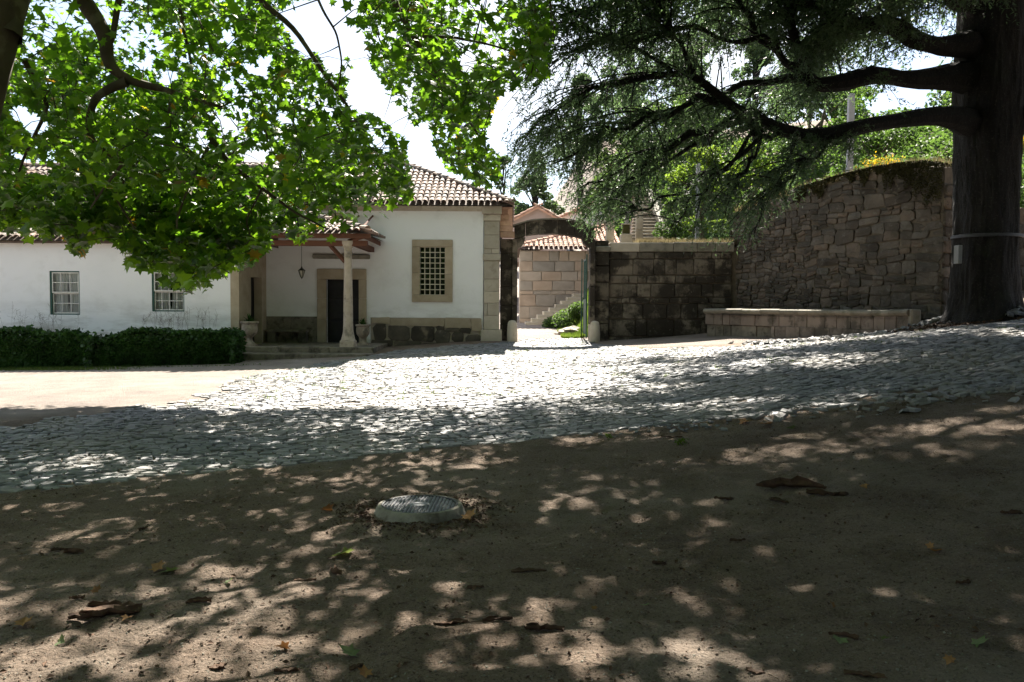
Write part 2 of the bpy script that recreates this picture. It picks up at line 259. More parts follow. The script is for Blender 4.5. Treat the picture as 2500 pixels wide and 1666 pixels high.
class Geo:
    def __init__(s): s.V = []; s.L = []; s.S = []; s.R = []; s.n = 0; s.rr = 0.0
    def add(s, V, F, rnd=None):
        V = np.asarray(V, float).reshape(-1, 3); r = s.rr if rnd is None else rnd
        if isinstance(F, np.ndarray):
            s.L.append((F + s.n).ravel()); s.S.append(np.full(len(F), F.shape[1])); s.R.append(np.broadcast_to(np.asarray(r, float), (len(F),)).copy())
        else:
            s.L.append(np.array([i for f in F for i in f], int) + s.n); s.S.append(np.array([len(f) for f in F])); s.R.append(np.full(len(F), float(r)))
        s.V.append(V); s.n += len(V); return s
    def rand(s): s.rr = random.random(); return s
    def box(s, x0, x1, y0, y1, z0, z1, b=0.0):
        if b > 0: return s.bbox(x0, x1, y0, y1, z0, z1, b)
        V = [(x, y, z) for z in (z0, z1) for y in (y0, y1) for x in (x0, x1)]
        return s.add(V, [(0,2,3,1),(4,5,7,6),(0,1,5,4),(2,6,7,3),(0,4,6,2),(1,3,7,5)])
    def bbox(s, x0, x1, y0, y1, z0, z1, b, M3=None, o=(0,0,0)):
        """box with chamfered edges: 24 verts"""
        c = np.array([(x0+x1)/2, (y0+y1)/2, (z0+z1)/2]); h = np.array([abs(x1-x0)/2, abs(y1-y0)/2, abs(z1-z0)/2]); b = min(b, h.min()*.45); V = []; idx = {}
        for sx in (-1,1):
            for sy in (-1,1):
                for sz in (-1,1):
                    for ax in range(3):
                        p = h - b; q = p.copy(); q[ax] = h[ax]; idx[(sx,sy,sz,ax)] = len(V); V.append(c + q*np.array([sx,sy,sz]))
        F = []
        for ax in range(3):
            a1, a2 = [a for a in range(3) if a != ax]
            for sg in (-1,1):
                def k(p, q):
                    t = [0,0,0]; t[ax] = sg; t[a1] = p; t[a2] = q; return idx[(*t, ax)]
                F.append((k(-1,-1), k(1,-1), k(1,1), k(-1,1)))
        for ax in range(3):
            a1, a2 = [a for a in range(3) if a != ax]
            for p in (-1,1):
                for q in (-1,1):
                    def k(sg, A):
                        t = [0,0,0]; t[ax] = sg; t[a1] = p; t[a2] = q; return idx[(*t, A)]
                    F.append((k(-1,a1), k(1,a1), k(1,a2), k(-1,a2)))
        for sx in (-1,1):
            for sy in (-1,1):
                for sz in (-1,1): F.append(tuple(idx[(sx,sy,sz,a)] for a in range(3)))
        V = np.array(V)
        if M3 is not None: V = (V - 0) @ np.array(M3).T + np.array(o)
        return s.add(V, F)
    def quad(s, a, b, c, d): return s.add([a, b, c, d], [(0,1,2,3)])
    def tube(s, pts, r, n=6, cap=True):
        pts = np.asarray(pts, float); m = len(pts); r = np.broadcast_to(np.asarray(r, float), (m,)); tg = np.gradient(pts, axis=0); tg /= np.linalg.norm(tg, axis=1)[:, None] + 1e-9
        ref = np.array([0, 0, 1.0]) if abs(tg[:, 2]).mean() < .8 else np.array([1.0, 0, 0])
        a = np.cross(tg, ref); a /= np.linalg.norm(a, axis=1)[:, None] + 1e-9; b = np.cross(tg, a)
        th = np.arange(n) * 2*math.pi/n
        V = pts[:, None] + r[:, None, None]*(np.cos(th)[None, :, None]*a[:, None] + np.sin(th)[None, :, None]*b[:, None])
        i = np.arange(m-1)[:, None]*n; j = np.arange(n)[None]; k = (j+1) % n
        F = np.stack([i+j, i+k, i+n+k, i+n+j], -1).reshape(-1, 4); s.add(V.reshape(-1, 3), F)
        if cap: s.L.append(np.arange(n) + s.n - n); s.S.append(np.array([n])); s.R.append(np.array([s.rr]))
        return s
    def lathe(s, prof, c, n=20, ry=1.0):
        prof = np.array(prof, float); th = np.arange(n)*2*math.pi/n; m = len(prof)
        V = np.stack([c[0] + prof[:, :1]*np.cos(th), c[1] + ry*prof[:, :1]*np.sin(th), c[2] + prof[:, 1:2] + 0*th], -1).reshape(-1, 3)
        i = np.arange(m-1)[:, None]*n; j = np.arange(n)[None]; k = (j+1) % n
        return s.add(V, np.stack([i+j, i+k, i+n+k, i+n+j], -1).reshape(-1, 4))
    def pillow(s, poly, d0, d1, inset, M3, o, bulge=.0, jit=0.0):
        """outline poly in the (a,b) plane raised from depth d0 to d1 along the third axis of M3; bevelled rim"""
        p = np.array(poly, float); n = len(p); c = p.mean(0); v = c - p; ln = np.linalg.norm(v, axis=1)[:, None]; inn = p + v/(ln + 1e-9)*np.minimum(inset, ln*.45)
        dz = np.random.rand(n)*jit
        V = np.r_[np.c_[p, np.full(n, d0)], np.c_[p, np.full(n, d1 - inset*.6)], np.c_[inn, np.full(n, d1) + bulge - dz], [[*c, d1 + bulge*1.6]]]
        V = V @ np.array(M3) + np.array(o); F = []
        for i in range(n):
            j = (i+1) % n; F += [(i, j, n+j, n+i), (n+i, n+j, 2*n+j, 2*n+i), (2*n+i, 2*n+j, 3*n)]
        return s.add(V, F)
    def mesh(s, name, m, off=None, smooth_=False):
        V = np.concatenate(s.V); 
        if off is not None: V = V - off
        return raw_mesh(name, V, np.concatenate(s.L), np.concatenate(s.S), m, np.concatenate(s.R), smooth_)
    def build(s, name, m, parent=None, smooth_=False, origin=None):
        off = np.array(origin, float) if origin is not None else (wl(parent) if parent is not None else np.zeros(3))
        return put(name, s.mesh(name, M[m] if isinstance(m, str) else m, off, smooth_), parent, off)
def shade(o, ang=40):
    me = o.data; me.polygons.foreach_set('use_smooth', np.ones(len(me.polygons), bool))
    try: me.set_sharp_from_angle(angle=rad(ang))
    except Exception: pass
    return o
def rot_rand(n, up=0.0, rng=RNG):
    """n random rotation matrices; up biases the third axis to +Z"""
    nrm = rng.normal(size=(n, 3)); nrm /= np.linalg.norm(nrm, axis=1)[:, None]; nrm[:, 2] = np.abs(nrm[:, 2]) + up; nrm /= np.linalg.norm(nrm, axis=1)[:, None]
    t = rng.normal(size=(n, 3)); a = np.cross(nrm, t); a /= np.linalg.norm(a, axis=1)[:, None]; b = np.cross(nrm, a)
    return np.stack([a, b, nrm], 1)
def scatter(tv, tf, pos, R, size, rng=RNG):
    """copies of a template mesh -> V, F, rnd"""
    n = len(pos); size = np.broadcast_to(size, (n,))
    V = np.einsum('kj,nji->nki', tv, R)*size[:, None, None] + pos[:, None]
    F = tf[None] + (np.arange(n)*len(tv))[:, None, None]
    return V.reshape(-1, 3), F.reshape(-1, tf.shape[1]), np.repeat(rng.random(n), len(tf))
def stuff(name, tv, tf, pos, R, size, m, parent=None, kind='stuff', rng=RNG):
    V, F, r = scatter(tv, tf, pos, R, size, rng); off = wl(parent) if parent is not None else np.zeros(3)
    me = raw_mesh(name, V - off, F.ravel(), np.full(len(F), F.shape[1]), M[m], r); o = put(name, me, parent, off)
    if kind: o['kind'] = kind
    return o
# leaf templates
_lo = np.array([(0,-.5),(.12,-.28),(.46,-.30),(.34,-.08),(.52,.16),(.24,.14),(.0,.55),(-.24,.14),(-.52,.16),(-.34,-.08),(-.46,-.30),(-.12,-.28)])
LEAF_V = np.r_[np.c_[_lo, -.25*(_lo**2).sum(1)], [[0,-.1,.04]]]; LEAF_F = np.array([(12, i, (i+1) % 12) for i in range(12)])
QUAD_V = np.array([(0,-.5,0),(.3,0,.06),(0,.5,0),(-.3,0,.06)]); QUAD_F = np.array([(0,1,2,3)])
TRI_V = np.array([(-.5,0,0),(.5,0,0),(0,1,0)]); TRI_F = np.array([(0,1,2)])
# ================================================================== GROUND
ROAD = [(-16,1.5),(-4.6,6.6),(-2.6,7.9),(-.7,8.9),(1.3,9.5),(3.3,9.55),(5.7,9.2),(9,9.9),(18,12.6),(22,16.5),(12,15.6),(8.6,15.6),(8.3,18.6),(7.4,20.6),(6.0,22.2),(3.9,23.4),(2.9,25.6),(2.55,28.9),(.3,28.9),(.15,27.0),(-1.0,26.1),(-3.4,25.0),(-4.55,23.3),(-5.6,20.4),(-6.1,18.2),(-5.7,15.6),(-5.6,14),(-6.0,12.4),(-6.8,10.6),(-18,6.5)]
def axis(segs):
    out = []
    for a, b, d in segs: out += list(np.arange(a, b, d))
    return np.array(out + [segs[-1][1]])
gx = axis([(-400,-60,34),(-60,-22,4),(-22,-8,.5),(-8,8,.075),(8,14,.2),(14,40,1.3),(40,400,36)])
gy = axis([(-60,-6,6),(-6,2,.6),(2,10.5,.05),(10.5,16,.12),(16,29.5,.22),(29.5,45,.5),(45,120,3),(120,900,65)])
X, Y = np.meshgrid(gx, gy); Z = T(X, Y)
onroad = inpoly(X, Y, ROAD); dr = edgedist(X, Y, ROAD)
near = np.clip(1 - np.hypot(X, Y - 6)/20, 0, 1)
Z = Z + np.where(onroad, -.014*smooth(dr/.25) + .045*np.clip(vnoise(X, Y, 2.1) + .4*vnoise(X, Y, 7) + .12, 0, 1)*np.exp(-(dr/.30)**2)*(Y < 20), .006) + np.where(onroad, .0, near*(.030*vnoise(X, Y, 2.3) + .030*vnoise(X, Y, 6) + .028*vnoise(X+9, Y, 13) + .026*vnoise(X, Y+5, 19)))
mh = G(1025, 1262); mh[2] = T1(mh[0], mh[1])
dmh = np.hypot(X - mh[0], Y - mh[1]); Z += .035*np.exp(-((dmh - .42)/.2)**2)*(.6 + 1.5*vnoise(X, Y, 11))
# earth mound along the basin and the tree foot
dm = np.hypot((X - 9.6)/2.2, (Y - 17.6)/1.0); Z += .16*np.clip(1 - dm, 0, 1)*(1 + 1.2*vnoise(X, Y, 5))
ny, nx = X.shape; i = (np.arange(ny-1)[:, None]*nx + np.arange(nx-1)[None]).ravel()
F = np.stack([i, i+1, i+nx+1, i+nx], 1)
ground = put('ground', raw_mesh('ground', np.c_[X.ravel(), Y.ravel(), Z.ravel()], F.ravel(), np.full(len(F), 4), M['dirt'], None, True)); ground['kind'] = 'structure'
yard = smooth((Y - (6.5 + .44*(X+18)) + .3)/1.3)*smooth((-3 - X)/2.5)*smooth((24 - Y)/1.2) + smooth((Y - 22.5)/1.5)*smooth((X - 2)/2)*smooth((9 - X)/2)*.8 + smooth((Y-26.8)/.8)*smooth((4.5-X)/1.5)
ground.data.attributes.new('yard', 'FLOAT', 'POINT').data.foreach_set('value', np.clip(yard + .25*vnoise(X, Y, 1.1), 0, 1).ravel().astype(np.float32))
_gx, _gy, _gz = gx, gy, Z
def ZG(x, y):
    x = np.atleast_1d(np.asarray(x, float)); y = np.atleast_1d(np.asarray(y, float)); i = np.clip(np.searchsorted(_gx, x) - 1, 0, len(_gx)-2); j = np.clip(np.searchsorted(_gy, y) - 1, 0, len(_gy)-2)
    fx = (x - _gx[i])/(_gx[i+1]-_gx[i]); fy = (y - _gy[j])/(_gy[j+1]-_gy[j])
    return (_gz[j, i]*(1-fx) + _gz[j, i+1]*fx)*(1-fy) + (_gz[j+1, i]*(1-fx) + _gz[j+1, i+1]*fx)*fy

# ------------------------------------------------------------------ cobbled road
road = empty('cobbled_road', (0, 12, 0), 'old grey cobbled road crossing the yard from the gate', 'road', kind='structure')
dx, dy = .152, .104; ang = rad(14)
ca, sa = math.cos(ang), math.sin(ang)
na, nb = int(46/dx), int(34/dy)
A, B = np.meshgrid(np.arange(na+1), np.arange(nb+1))
def warp(a, b):
    u = (a - na/2)*dx; v = (b - nb/2)*dy
    u = u + .07*vnoise(a*1.0, b*3.7 + 5, .9) + .05*vnoise(a+31, b, .31); v = v + .07*vnoise(a + 9, b, .55) + .12*vnoise(u, v + 40, .5)
    return u*ca - v*sa + 0, u*sa + v*ca + 15
cxy = []
A0, B0 = np.meshgrid(np.arange(na), np.arange(nb)); A0 = A0.ravel(); B0 = B0.ravel(); off = np.random.default_rng(5).random(nb)[B0]
corn = [warp(A0 + off, B0), warp(A0 + 1 + off, B0), warp(A0 + 1 + off, B0 + 1), warp(A0 + off, B0 + 1)]
Cn = np.stack([np.stack(c, -1) for c in corn], 1)            # n,4,2
cen = Cn.mean(1)
keep = inpoly(cen[:, 0], cen[:, 1], [(x, y) for x, y in ROAD]) & (cen[:, 0] > -9) & (cen[:, 0] < 17)
edged = edgedist(cen[:, 0], cen[:, 1], ROAD)
rgc = np.random.default_rng(8); keep &= (edged > .16*rgc.random(len(cen)) + .75*np.clip(vnoise(cen[:, 0], cen[:, 1], 1.3) + .5*vnoise(cen[:, 0], cen[:, 1], 4), 0, 1)*(1 + 1.5*smooth((cen[:, 0]-1)/3)*(cen[:, 1] < 14))) & (rgc.random(len(cen)) > .012)
keep &= ~((cen[:, 0] > 4.5) & (cen[:, 1] < 14) & (vnoise(cen[:, 0], cen[:, 1], 1.1) > .27))
keep &= np.abs(cen[:, 0])/np.maximum(cen[:, 1], .1) < .75
Cn = Cn[keep]; cen = cen[keep]; N = len(cen)
# outlines: corners cut, jittered, shrunk for the joint
jit = rgc.normal(size=(N, 8, 2))*.008; out = []
for k in range(4):
    p = Cn[:, k]; a = Cn[:, (k-1) % 4]; b = Cn[:, (k+1) % 4]; cu = .04 + .13*rgc.random((N, 1)); out += [p + (a-p)*cu, p + (b-p)*cu]
O = np.stack(out, 1) + jit; c3 = O.mean(1, keepdims=True); rough_zone = smooth((cen[:, 0] - 3)/4)*smooth((15 - cen[:, 1])/3)
shr = (.965 - .06*rgc.random(N) - .14*rough_zone*rgc.random(N))[:, None, None]; O = c3 + (O - c3)*shr; I = c3 + (O - c3)*.90
zc = ZG(cen[:, 0], cen[:, 1]); tilt = rgc.normal(size=(N, 2))*(.028 + .07*rough_zone[:, None]); up = .016 + .005*rgc.normal(size=N) + .03*rough_zone*rgc.random(N)
def zz(pts, d): return (zc + up)[:, None] + ((pts - cen[:, None])*tilt[:, None]).sum(-1) + d + (T(pts[..., 0], pts[..., 1]) - T(cen[:, 0], cen[:, 1])[:, None])
V = np.concatenate([np.dstack([O, zz(O, -.07)]), np.dstack([O, zz(O, -.010)]), np.dstack([I, zz(I, 0) + rgc.normal(size=(N, 8))*.004]), np.dstack([c3, zz(c3, .001)])], 1)   # n,25,3
Ft = []
for k in range(8):
    j = (k+1) % 8; Ft += [(k, j, 8+j, 8+k), (8+k, 8+j, 16+j, 16+k)]
Ft = np.array(Ft); Ct = np.array([(16+k, 16+(k+1) % 8, 24) for k in range(8)])
dist = cen[:, 1] + .3*np.abs(cen[:, 0]); U_, V_ = proj(np.c_[cen, zc]); vis = (U_ > 10) & (U_ < 2490) & (V_ < 1660)
ordr = np.argsort(np.where(vis, dist, 1e9)); big = ordr[:300]; rest = ordr[300:]
cr = rgc.random(N)
def cob_mesh(ii, off):
    n = len(ii); Vv = (V[ii] - off).reshape(-1, 3); o = (np.arange(n)*25)[:, None, None]
    f1 = (Ft[None] + o).reshape(-1, 4); f2 = (Ct[None] + o).reshape(-1, 3)
    return raw_mesh('cobble', Vv, np.r_[f1.ravel(), f2.ravel()], np.r_[np.full(len(f1), 4), np.full(len(f2), 3)], M['cobble'], np.r_[np.repeat(cr[ii], 16), np.repeat(cr[ii], 8)])
for k in big:
    l = np.array([*cen[k], zc[k]]); put('cobble', cob_mesh(np.array([k]), l), road, l)
put('cobble_field', cob_mesh(rest, wl(road)), road, wl(road))['kind'] = 'stuff'

# ================================================================== STONEWORK
def oct_poly(x0, x1, z0, z1, cut=.03, j=.006, warpf=None):
    w, h = x1-x0, z1-z0; c = min(cut, w*.3, h*.3); r = lambda: random.uniform(.5, 1.4)*c
    p = [(x0+r(), z0), (x1-r(), z0), (x1, z0+r()), (x1, z1-r()), (x1-r(), z1), (x0+r(), z1), (x0, z1-r()), (x0, z0+r())]
    p = [(a+random.uniform(-j, j), b+random.uniform(-j, j)) for a, b in p]
    if warpf: p = [warpf(a, b) for a, b in p]
    return p
def stone(parent, m, poly, M3, o, d0=-.12, d1=.0, inset=.012, bulge=0, jit=.008, name='stone', geo=None):
    g = geo or Geo(); g.rr = random.random(); g.pillow(poly, d0, d1 + random.uniform(-.006, .008), inset, M3, o, bulge, jit)
    if geo is None:
        c = np.array(poly).mean(0); l = np.array([c[0], c[1], 0]) @ np.array(M3) + np.array(o)
        return put(name, g.mesh(name, M[m], l), parent, l)
FRONT = [(1,0,0), (0,0,1), (0,-1,0)]       # a along +X, b up, n towards the viewer
def wall_cells(x0, x1, z0, z1, holes):
    xs = sorted({x0, x1, *[h[0] for h in holes], *[h[1] for h in holes]}); zs = sorted({z0, z1, *[h[2] for h in holes], *[h[3] for h in holes]})
    for a, b in zip(xs, xs[1:]):
        for c, d in zip(zs, zs[1:]):
            m = ((a+b)/2, (c+d)/2)
            if not any(h[0] < m[0] < h[1] and h[2] < m[1] < h[3] for h in holes): yield a, b, c, d
def wall_geo(g, x0, x1, z0, z1, y, th, holes):
    for a, b, c, d in wall_cells(x0, x1, z0, z1, holes):
        g.quad((a,y,c),(b,y,c),(b,y,d),(a,y,d)); g.quad((b,y+th,c),(a,y+th,c),(a,y+th,d),(b,y+th,d))
    for a, b, c, d in holes:
        g.quad((a,y,c),(a,y+th,c),(a,y+th,d),(a,y,d)); g.quad((b,y+th,c),(b,y,c),(b,y,d),(b,y+th,d)); g.quad((a,y,d),(a,y+th,d),(b,y+th,d),(b,y,d)); g.quad((a,y+th,c),(a,y,c),(b,y,c),(b,y+th,c))
    g.quad((x0,y,z0),(x0,y+th,z0),(x0,y+th,z1),(x0,y,z1)); g.quad((x1,y,z0),(x1,y+th,z0),(x1,y+th,z1),(x1,y,z1)); g.quad((x0,y,z1),(x1,y,z1),(x1,y+th,z1),(x0,y+th,z1))
# ------------------------------------------------------------------ barrel tiles
def tile_template(L_=.44, w0=.088, w1=.070, n=6):
    V = []; th = np.linspace(0, math.pi, n+1)
    for (y, r, t) in ((0, w0, 1), (L_, w1, 1), (0, w0-.014, 0), (L_, w1-.014, 0)):
        for a in th: V.append((r*math.cos(a), y, r*.85*math.sin(a)))
    F = []; k = n+1
    for i_ in range(n): F += [(i_, i_+1, k+i_+1, k+i_), (2*k+i_, 3*k+i_, 3*k+i_+1, 2*k+i_+1), (i_, 2*k+i_, 2*k+i_+1, i_+1)]
    return np.array(V), np.array(F)
TV, TF = tile_template()
TILE_ME = {}
def tile_mesh(m):
    if m not in TILE_ME:
        TILE_ME[m] = raw_mesh('tile', TV, TF.ravel(), np.full(len(TF), 4), M[m], np.zeros(len(TF)), True)
        try: TILE_ME[m].set_sharp_from_angle(angle=rad(50))
        except Exception: pass
    return TILE_ME[m]
def roof_plane(parent, O, u, s, la, ls, test, m='tile', pitch=.2, expo=.33, n_obj=0, seed=1, edge_course=True, look=None, field='tile_field'):
    """barrel tiles on the plane from O; u along the eave, s up the slope (unit). test(a,b)->keep. The n_obj that show best are single tiles"""
    O = np.array(O, float); u = np.array(u, float); s = np.array(s, float); n = np.cross(u, s); n /= np.linalg.norm(n)
    if n[2] < 0: n = -n
    r = np.random.default_rng(seed); a, b = np.meshgrid(np.arange(pitch/2, la, pitch), np.arange(0, ls, expo)); a = a.ravel(); b = b.ravel()
    k = np.array([test(x, y + .1) for x, y in zip(a, b)], bool); a = a[k]; b = b[k]; N = len(a)
    a = a + r.normal(size=N)*.006; b = b + r.normal(size=N)*.010
    tl = .055 + r.normal(size=N)*.012; yaw = r.normal(size=N)*.02
    pos = O + a[:, None]*u + b[:, None]*s + n*(.025 + .01*r.random(N))[:, None]
    R = np.zeros((N, 3, 3))
    for q in range(N):
        uu = u*math.cos(yaw[q]) + s*math.sin(yaw[q]); ss = s*math.cos(yaw[q]) - u*math.sin(yaw[q]); s2 = ss*math.cos(tl[q]) - n*math.sin(tl[q]) ; nn = np.cross(uu, s2); nn = nn if nn[2] > 0 else -nn
        pos[q] += n*.03; R[q] = [uu, s2, nn]
    sc = look(pos) if look is not None else np.linalg.norm(pos, axis=1)
    od = np.argsort(sc); big = od[:n_obj]; rest = od[n_obj:]
    for q in big:
        put('tile', tile_mesh(m), parent, pos[q], Matrix(R[q].T.tolist()))
    if len(rest):
        V, F, rr = scatter(TV, TF, pos[rest], R[rest], 1.0, r)
        put(field, raw_mesh(field, V - wl(parent), F.ravel(), np.full(len(F), 4), M[m], rr, False), parent, wl(parent))['kind'] = 'stuff'
def ridge_tiles(parent, p0, p1, m='tile', name='ridge_tile', size=1.25):
    p0 = np.array(p0, float); p1 = np.array(p1, float); d = p1 - p0; Ln = np.linalg.norm(d); d /= Ln; u = np.cross(d, (0,0,1)); u /= np.linalg.norm(u); n = np.cross(u, d)
    for t in np.arange(0, Ln - .2, .36*size/1.25):
        s2 = d*math.cos(.06) - n*math.sin(.06)
        put(name, tile_mesh(m), parent, p0 + d*t + n*(.05 + random.uniform(-.008, .008)), Matrix(np.array([u, s2, np.cross(u, s2)]).T.tolist()), (size, 1.0*size/1.1, size))

# ================================================================== MAIN HOUSE
YM = 27.0
XR = px(1180, YM, 650); zE = 4.78
house = empty('main_house', (-4, 29.5, .2), 'white plastered house with barred window, stone corner pilaster and hipped tile roof', 'house')
zpl = pz(776, YM, 1000)          # top of plinth
xl = -8.2
door = (px(795, YM), px(878, YM), .30, pz(682, YM, 830)); win = (px(1023, YM), px(1088, YM), pz(722, YM, 1050), pz(602, YM, 1050))
g = Geo(); wall_geo(g, xl, XR, -.3, zE-.02, YM, .55, [door, win]); g.box(XR-.55, XR, YM+.55, 33.1, -.3, zE-.02); g.box(-14, XR-.56, 32.6, 33.1, -.3, zE-.02)
g.build('wall', 'plaster', house)
# cornice
g = Geo(); z1 = pz(503, YM-.25, 1050); z0 = pz(515, YM-.1, 1050)
for a in np.arange(-7.0, -1.2, 1.35):
    q = Geo().rand(); b_ = min(a+1.34, -.98); q.add([(a,YM-.003,z0),(b_,YM-.003,z0),(b_,YM-.06,z0),(a,YM-.06,z0),(a,YM-.003,z1),(b_,YM-.003,z1),(b_,YM-.26,z1),(a,YM-.26,z1),(a,YM-.10,z0+.05),(b_,YM-.10,z0+.05)],
       [(0,1,2,3),(3,2,9,8),(8,9,6,7),(4,7,6,5),(0,3,8,7,4),(1,5,6,9,2)]); q.build('cornice_stone', 'pale', house)
# pilaster blocks
xp0, xp1 = px(1181, YM), px(1219, YM)
lev = [828, 805, 771, 740, 712, 682, 637, 620, 608, 574, 540, 524, 503]
for k in range(len(lev)-1):
    za, zb = pz(lev[k], YM, 1200), pz(lev[k+1], YM, 1200); pr = .05; ex = 0
    if k == 0: pr, ex, za = .16, .09, za - .12
    if k == 6: pr, ex = .09, .035
    if k == 11: pr, ex = .20, .07
    if k == 10: pr, ex = .10, .03
    cuts = [xp0-ex, xp1+ex]
    if k in (2, 7): cuts = [xp0-ex, xp0 + (xp1-xp0)*(.25 if k == 2 else .5), xp1+ex]
    for a, b_ in zip(cuts, cuts[1:]):
        q = Geo().rand(); q.bbox(a+.003, b_-.003, YM-pr+random.uniform(-.006,.006), YM+.60, za+.003, zb-.003, .014); q.build('pilaster_block', 'pale', house)
q = Geo(); q.bbox(xp0+.01, xp1-.01, YM-.02, YM+.59, pz(826,YM,1200), pz(505,YM,1200), .01); q.build('pilaster_core', 'mortarp', house)
# plinth: large dark stones in pale mortar
q = Geo(); q.box(px(905, YM), xp0-.1, YM-.035, YM-.004, -.3, zpl); q.build('plinth_bed', 'mortarp', house)
x = px(903, YM)
for (u0, u1, v0, v1, mm) in [(908,952,776,790,'tan'),(954,1085,776,795,'tan'),(1087,1150,776,800,'tan'),(1152,1177,777,808,'tan'),(912,944,793,829,'plinth'),(948,1000,795,831,'plinth'),(1004,1060,797,832,'plinth'),(1062,1100,808,836,'plinth'),(1103,1134,811,834,'plinth'),(1064,1085,797,806,'plinth'),(1088,1120,802,810,'plinth'),
        (1122,1150,802,812,'plinth'),(1138,1175,818,834,'plinth'),(905,960,832,846,'plinth'),(962,1030,833,848,'plinth'),(1032,1100,838,849,'plinth'),(1103,1170,836,846,'plinth')]:
    stone(house, mm, oct_poly(px(u0, YM), px(u1, YM), pz(v1, YM, u0) - (.02 if mm == 'plinth' else 0), pz(v0, YM, u0) + (.02 if mm == 'plinth' else 0), .09 if mm == 'plinth' else .02, .028), FRONT, (0, YM, 0), -.01, .07, .02, .01)
# barred window
fo = (px(1006, YM), px(1105, YM), pz(738, YM, 1050), pz(586, YM, 1050))
wf = Geo().rand(); wf.bbox(fo[0], fo[1], YM-.06, YM+.12, win[3]-.02, fo[3], .012); o = wf.build('window', 'tan', house); winobj = o
for (a, b_, c, d) in [(fo[0], win[0]+.02, (win[2]+win[3])/2-.06, win[3]-.022), (fo[0]-.0, win[0]+.02, win[2]+.02, (win[2]+win[3])/2-.064), (win[1]-.02, fo[1], (win[2]+win[3])/2-.10, win[3]-.022), (win[1]-.02, fo[1], win[2]+.02, (win[2]+win[3])/2-.104), (fo[0], fo[1], fo[2], win[2]+.018)]:
    q = Geo().rand(); q.bbox(a, b_, YM-.058, YM+.12, c, d, .01); q.build('frame_block', 'tan', winobj)
for k in range(6):
    xx = win[0]+.02 + (win[1]-win[0]-.04)*k/5; q = Geo(); q.box(xx-.013, xx+.013, YM+.02, YM+.04, win[2], win[3]); q.build('bar', 'cream', winobj)
for k in range(10):
    z_ = win[2]+.02 + (win[3]-win[2]-.04)*k/9; q = Geo(); q.box(win[0], win[1], YM-.002, YM+.018, z_-.013, z_+.013); q.build('bar', 'cream', winobj)
q = Geo(); q.box(win[0], win[1], YM+.26, YM+.265, win[2], win[3]); q.build('pane', 'glass', winobj)
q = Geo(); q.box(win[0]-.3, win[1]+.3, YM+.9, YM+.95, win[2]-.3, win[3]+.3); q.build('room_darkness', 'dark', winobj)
# second small window high under the eave, seen between the leaves
q = Geo(); a, b_ = px(806, YM), px(856, YM); c, d = pz(548, YM, 830), pz(520, YM, 830)
q.bbox(a, b_, YM-.03, YM-.003, c-.3, d, .008); hw = q.build('high_window', 'tan', house)
q = Geo(); q.box(a+.12, b_-.12, YM-.045, YM-.032, c-.2, d-.12); q.build('pane', 'dark', hw)
# door, its frame, ledge above and dado
dob = Geo().rand(); dx0, dx1 = px(775, YM), px(895, YM); dtop = pz(657, YM, 830)
dob.bbox(dx0, dx1, YM-.07, YM+.1, door[3]-.01, dtop, .012); dfr = dob.build('door_frame', 'tan', house)
for (a, b_) in ((dx0, door[0]+.02), (door[1]-.02, dx1)):
    for (c, d) in ((.28, 1.05), (1.054, 1.75), (1.754, door[3]-.013)):
        q = Geo().rand(); q.bbox(a, b_, YM-.068, YM+.1, c, d, .01); q.build('jamb_block', 'tan', dfr)
q = Geo(); q.box(door[0], door[1], YM+.30, YM+.34, .3, door[3]); dr_ = q.build('door', 'door', house)
xm = (door[0]+door[1])/2
for (a, b_) in ((door[0]+.05, xm-.02), (xm+.02, door[1]-.05)):
    for (c, d) in ((.4, 1.0), (1.08, 1.75), (1.83, door[3]-.08)):
        q = Geo().rand(); q.bbox(a, b_, YM+.275, YM+.31, c, d, .02); q.build('panel', 'door', dr_)
q = Geo(); q.lathe([(.02,0),(.03,.02),(.0,.04)], (xm+.07, YM+.26, 1.25), 8); q.build('handle', 'iron', dr_)
q = Geo().rand(); lx0, lx1 = px(766, YM), px(904, YM); q.bbox(lx0, lx1, YM-.14, YM-.003, pz(633, YM, 830), pz(622, YM, 830), .02); q.build('stone_ledge', 'coping', house)
for a, b_ in ((-8.02, -7.2), (-7.195, -6.34)):
    q = Geo().rand(); q.bbox(a, b_, YM-.03, YM-.003, .28, pz(773, YM, 700), .006); q.build('dado_slab', 'step', house)
# roof
EZ, EY = 4.80, YM-.42; EX = .0; sl = (6.47-EZ)/3.35; RY = EY+3.35
apex = np.array([-3.7, RY, 6.47]); rf = Geo()
rf.add([(-13, EY, EZ-.04), (EX, EY, EZ-.04), tuple(apex-[0,0,.04]), (-13, RY, 6.43)], [(0,1,2,3)]); rf.add([(EX, EY, EZ-.04), (EX, 33.5, EZ-.04), tuple(apex-[0,0,.04])], [(0,1,2)]); rf.add([(EX,33.3,EZ-.04), (-13,33.3,EZ-.04), (-13,RY,6.43), tuple(apex-[0,0,.04])], [(0,1,2,3)])
rf.add([(-13, EY+.03, EZ-.07), (EX-.02, EY+.03, EZ-.07), (EX-.02, YM, EZ-.02), (-13, YM, EZ-.02)], [(0,1,2,3)])
roof = rf.build('roof', 'under', house)
sv = np.array([0, 3.35, 6.47-EZ]); SL = np.linalg.norm(sv); sv = sv/SL; hipk = 3.7/SL
roof_plane(roof, (-12.5, EY, EZ), (1,0,0), sv, 12.5, SL, lambda a, b: a < 12.5 - b*hipk - .02, n_obj=285, seed=2, look=lambda p: -p[:, 0] - .001*p[:, 2])
s2 = apex - np.array([EX, RY, EZ]); l2 = np.linalg.norm(s2); roof_plane(roof, (EX, EY, EZ), (0,1,0), s2/l2, 6.7, l2, lambda a, b: abs(a-3.35) < 3.35*(1-b/l2), seed=3, field='side_tile_field')
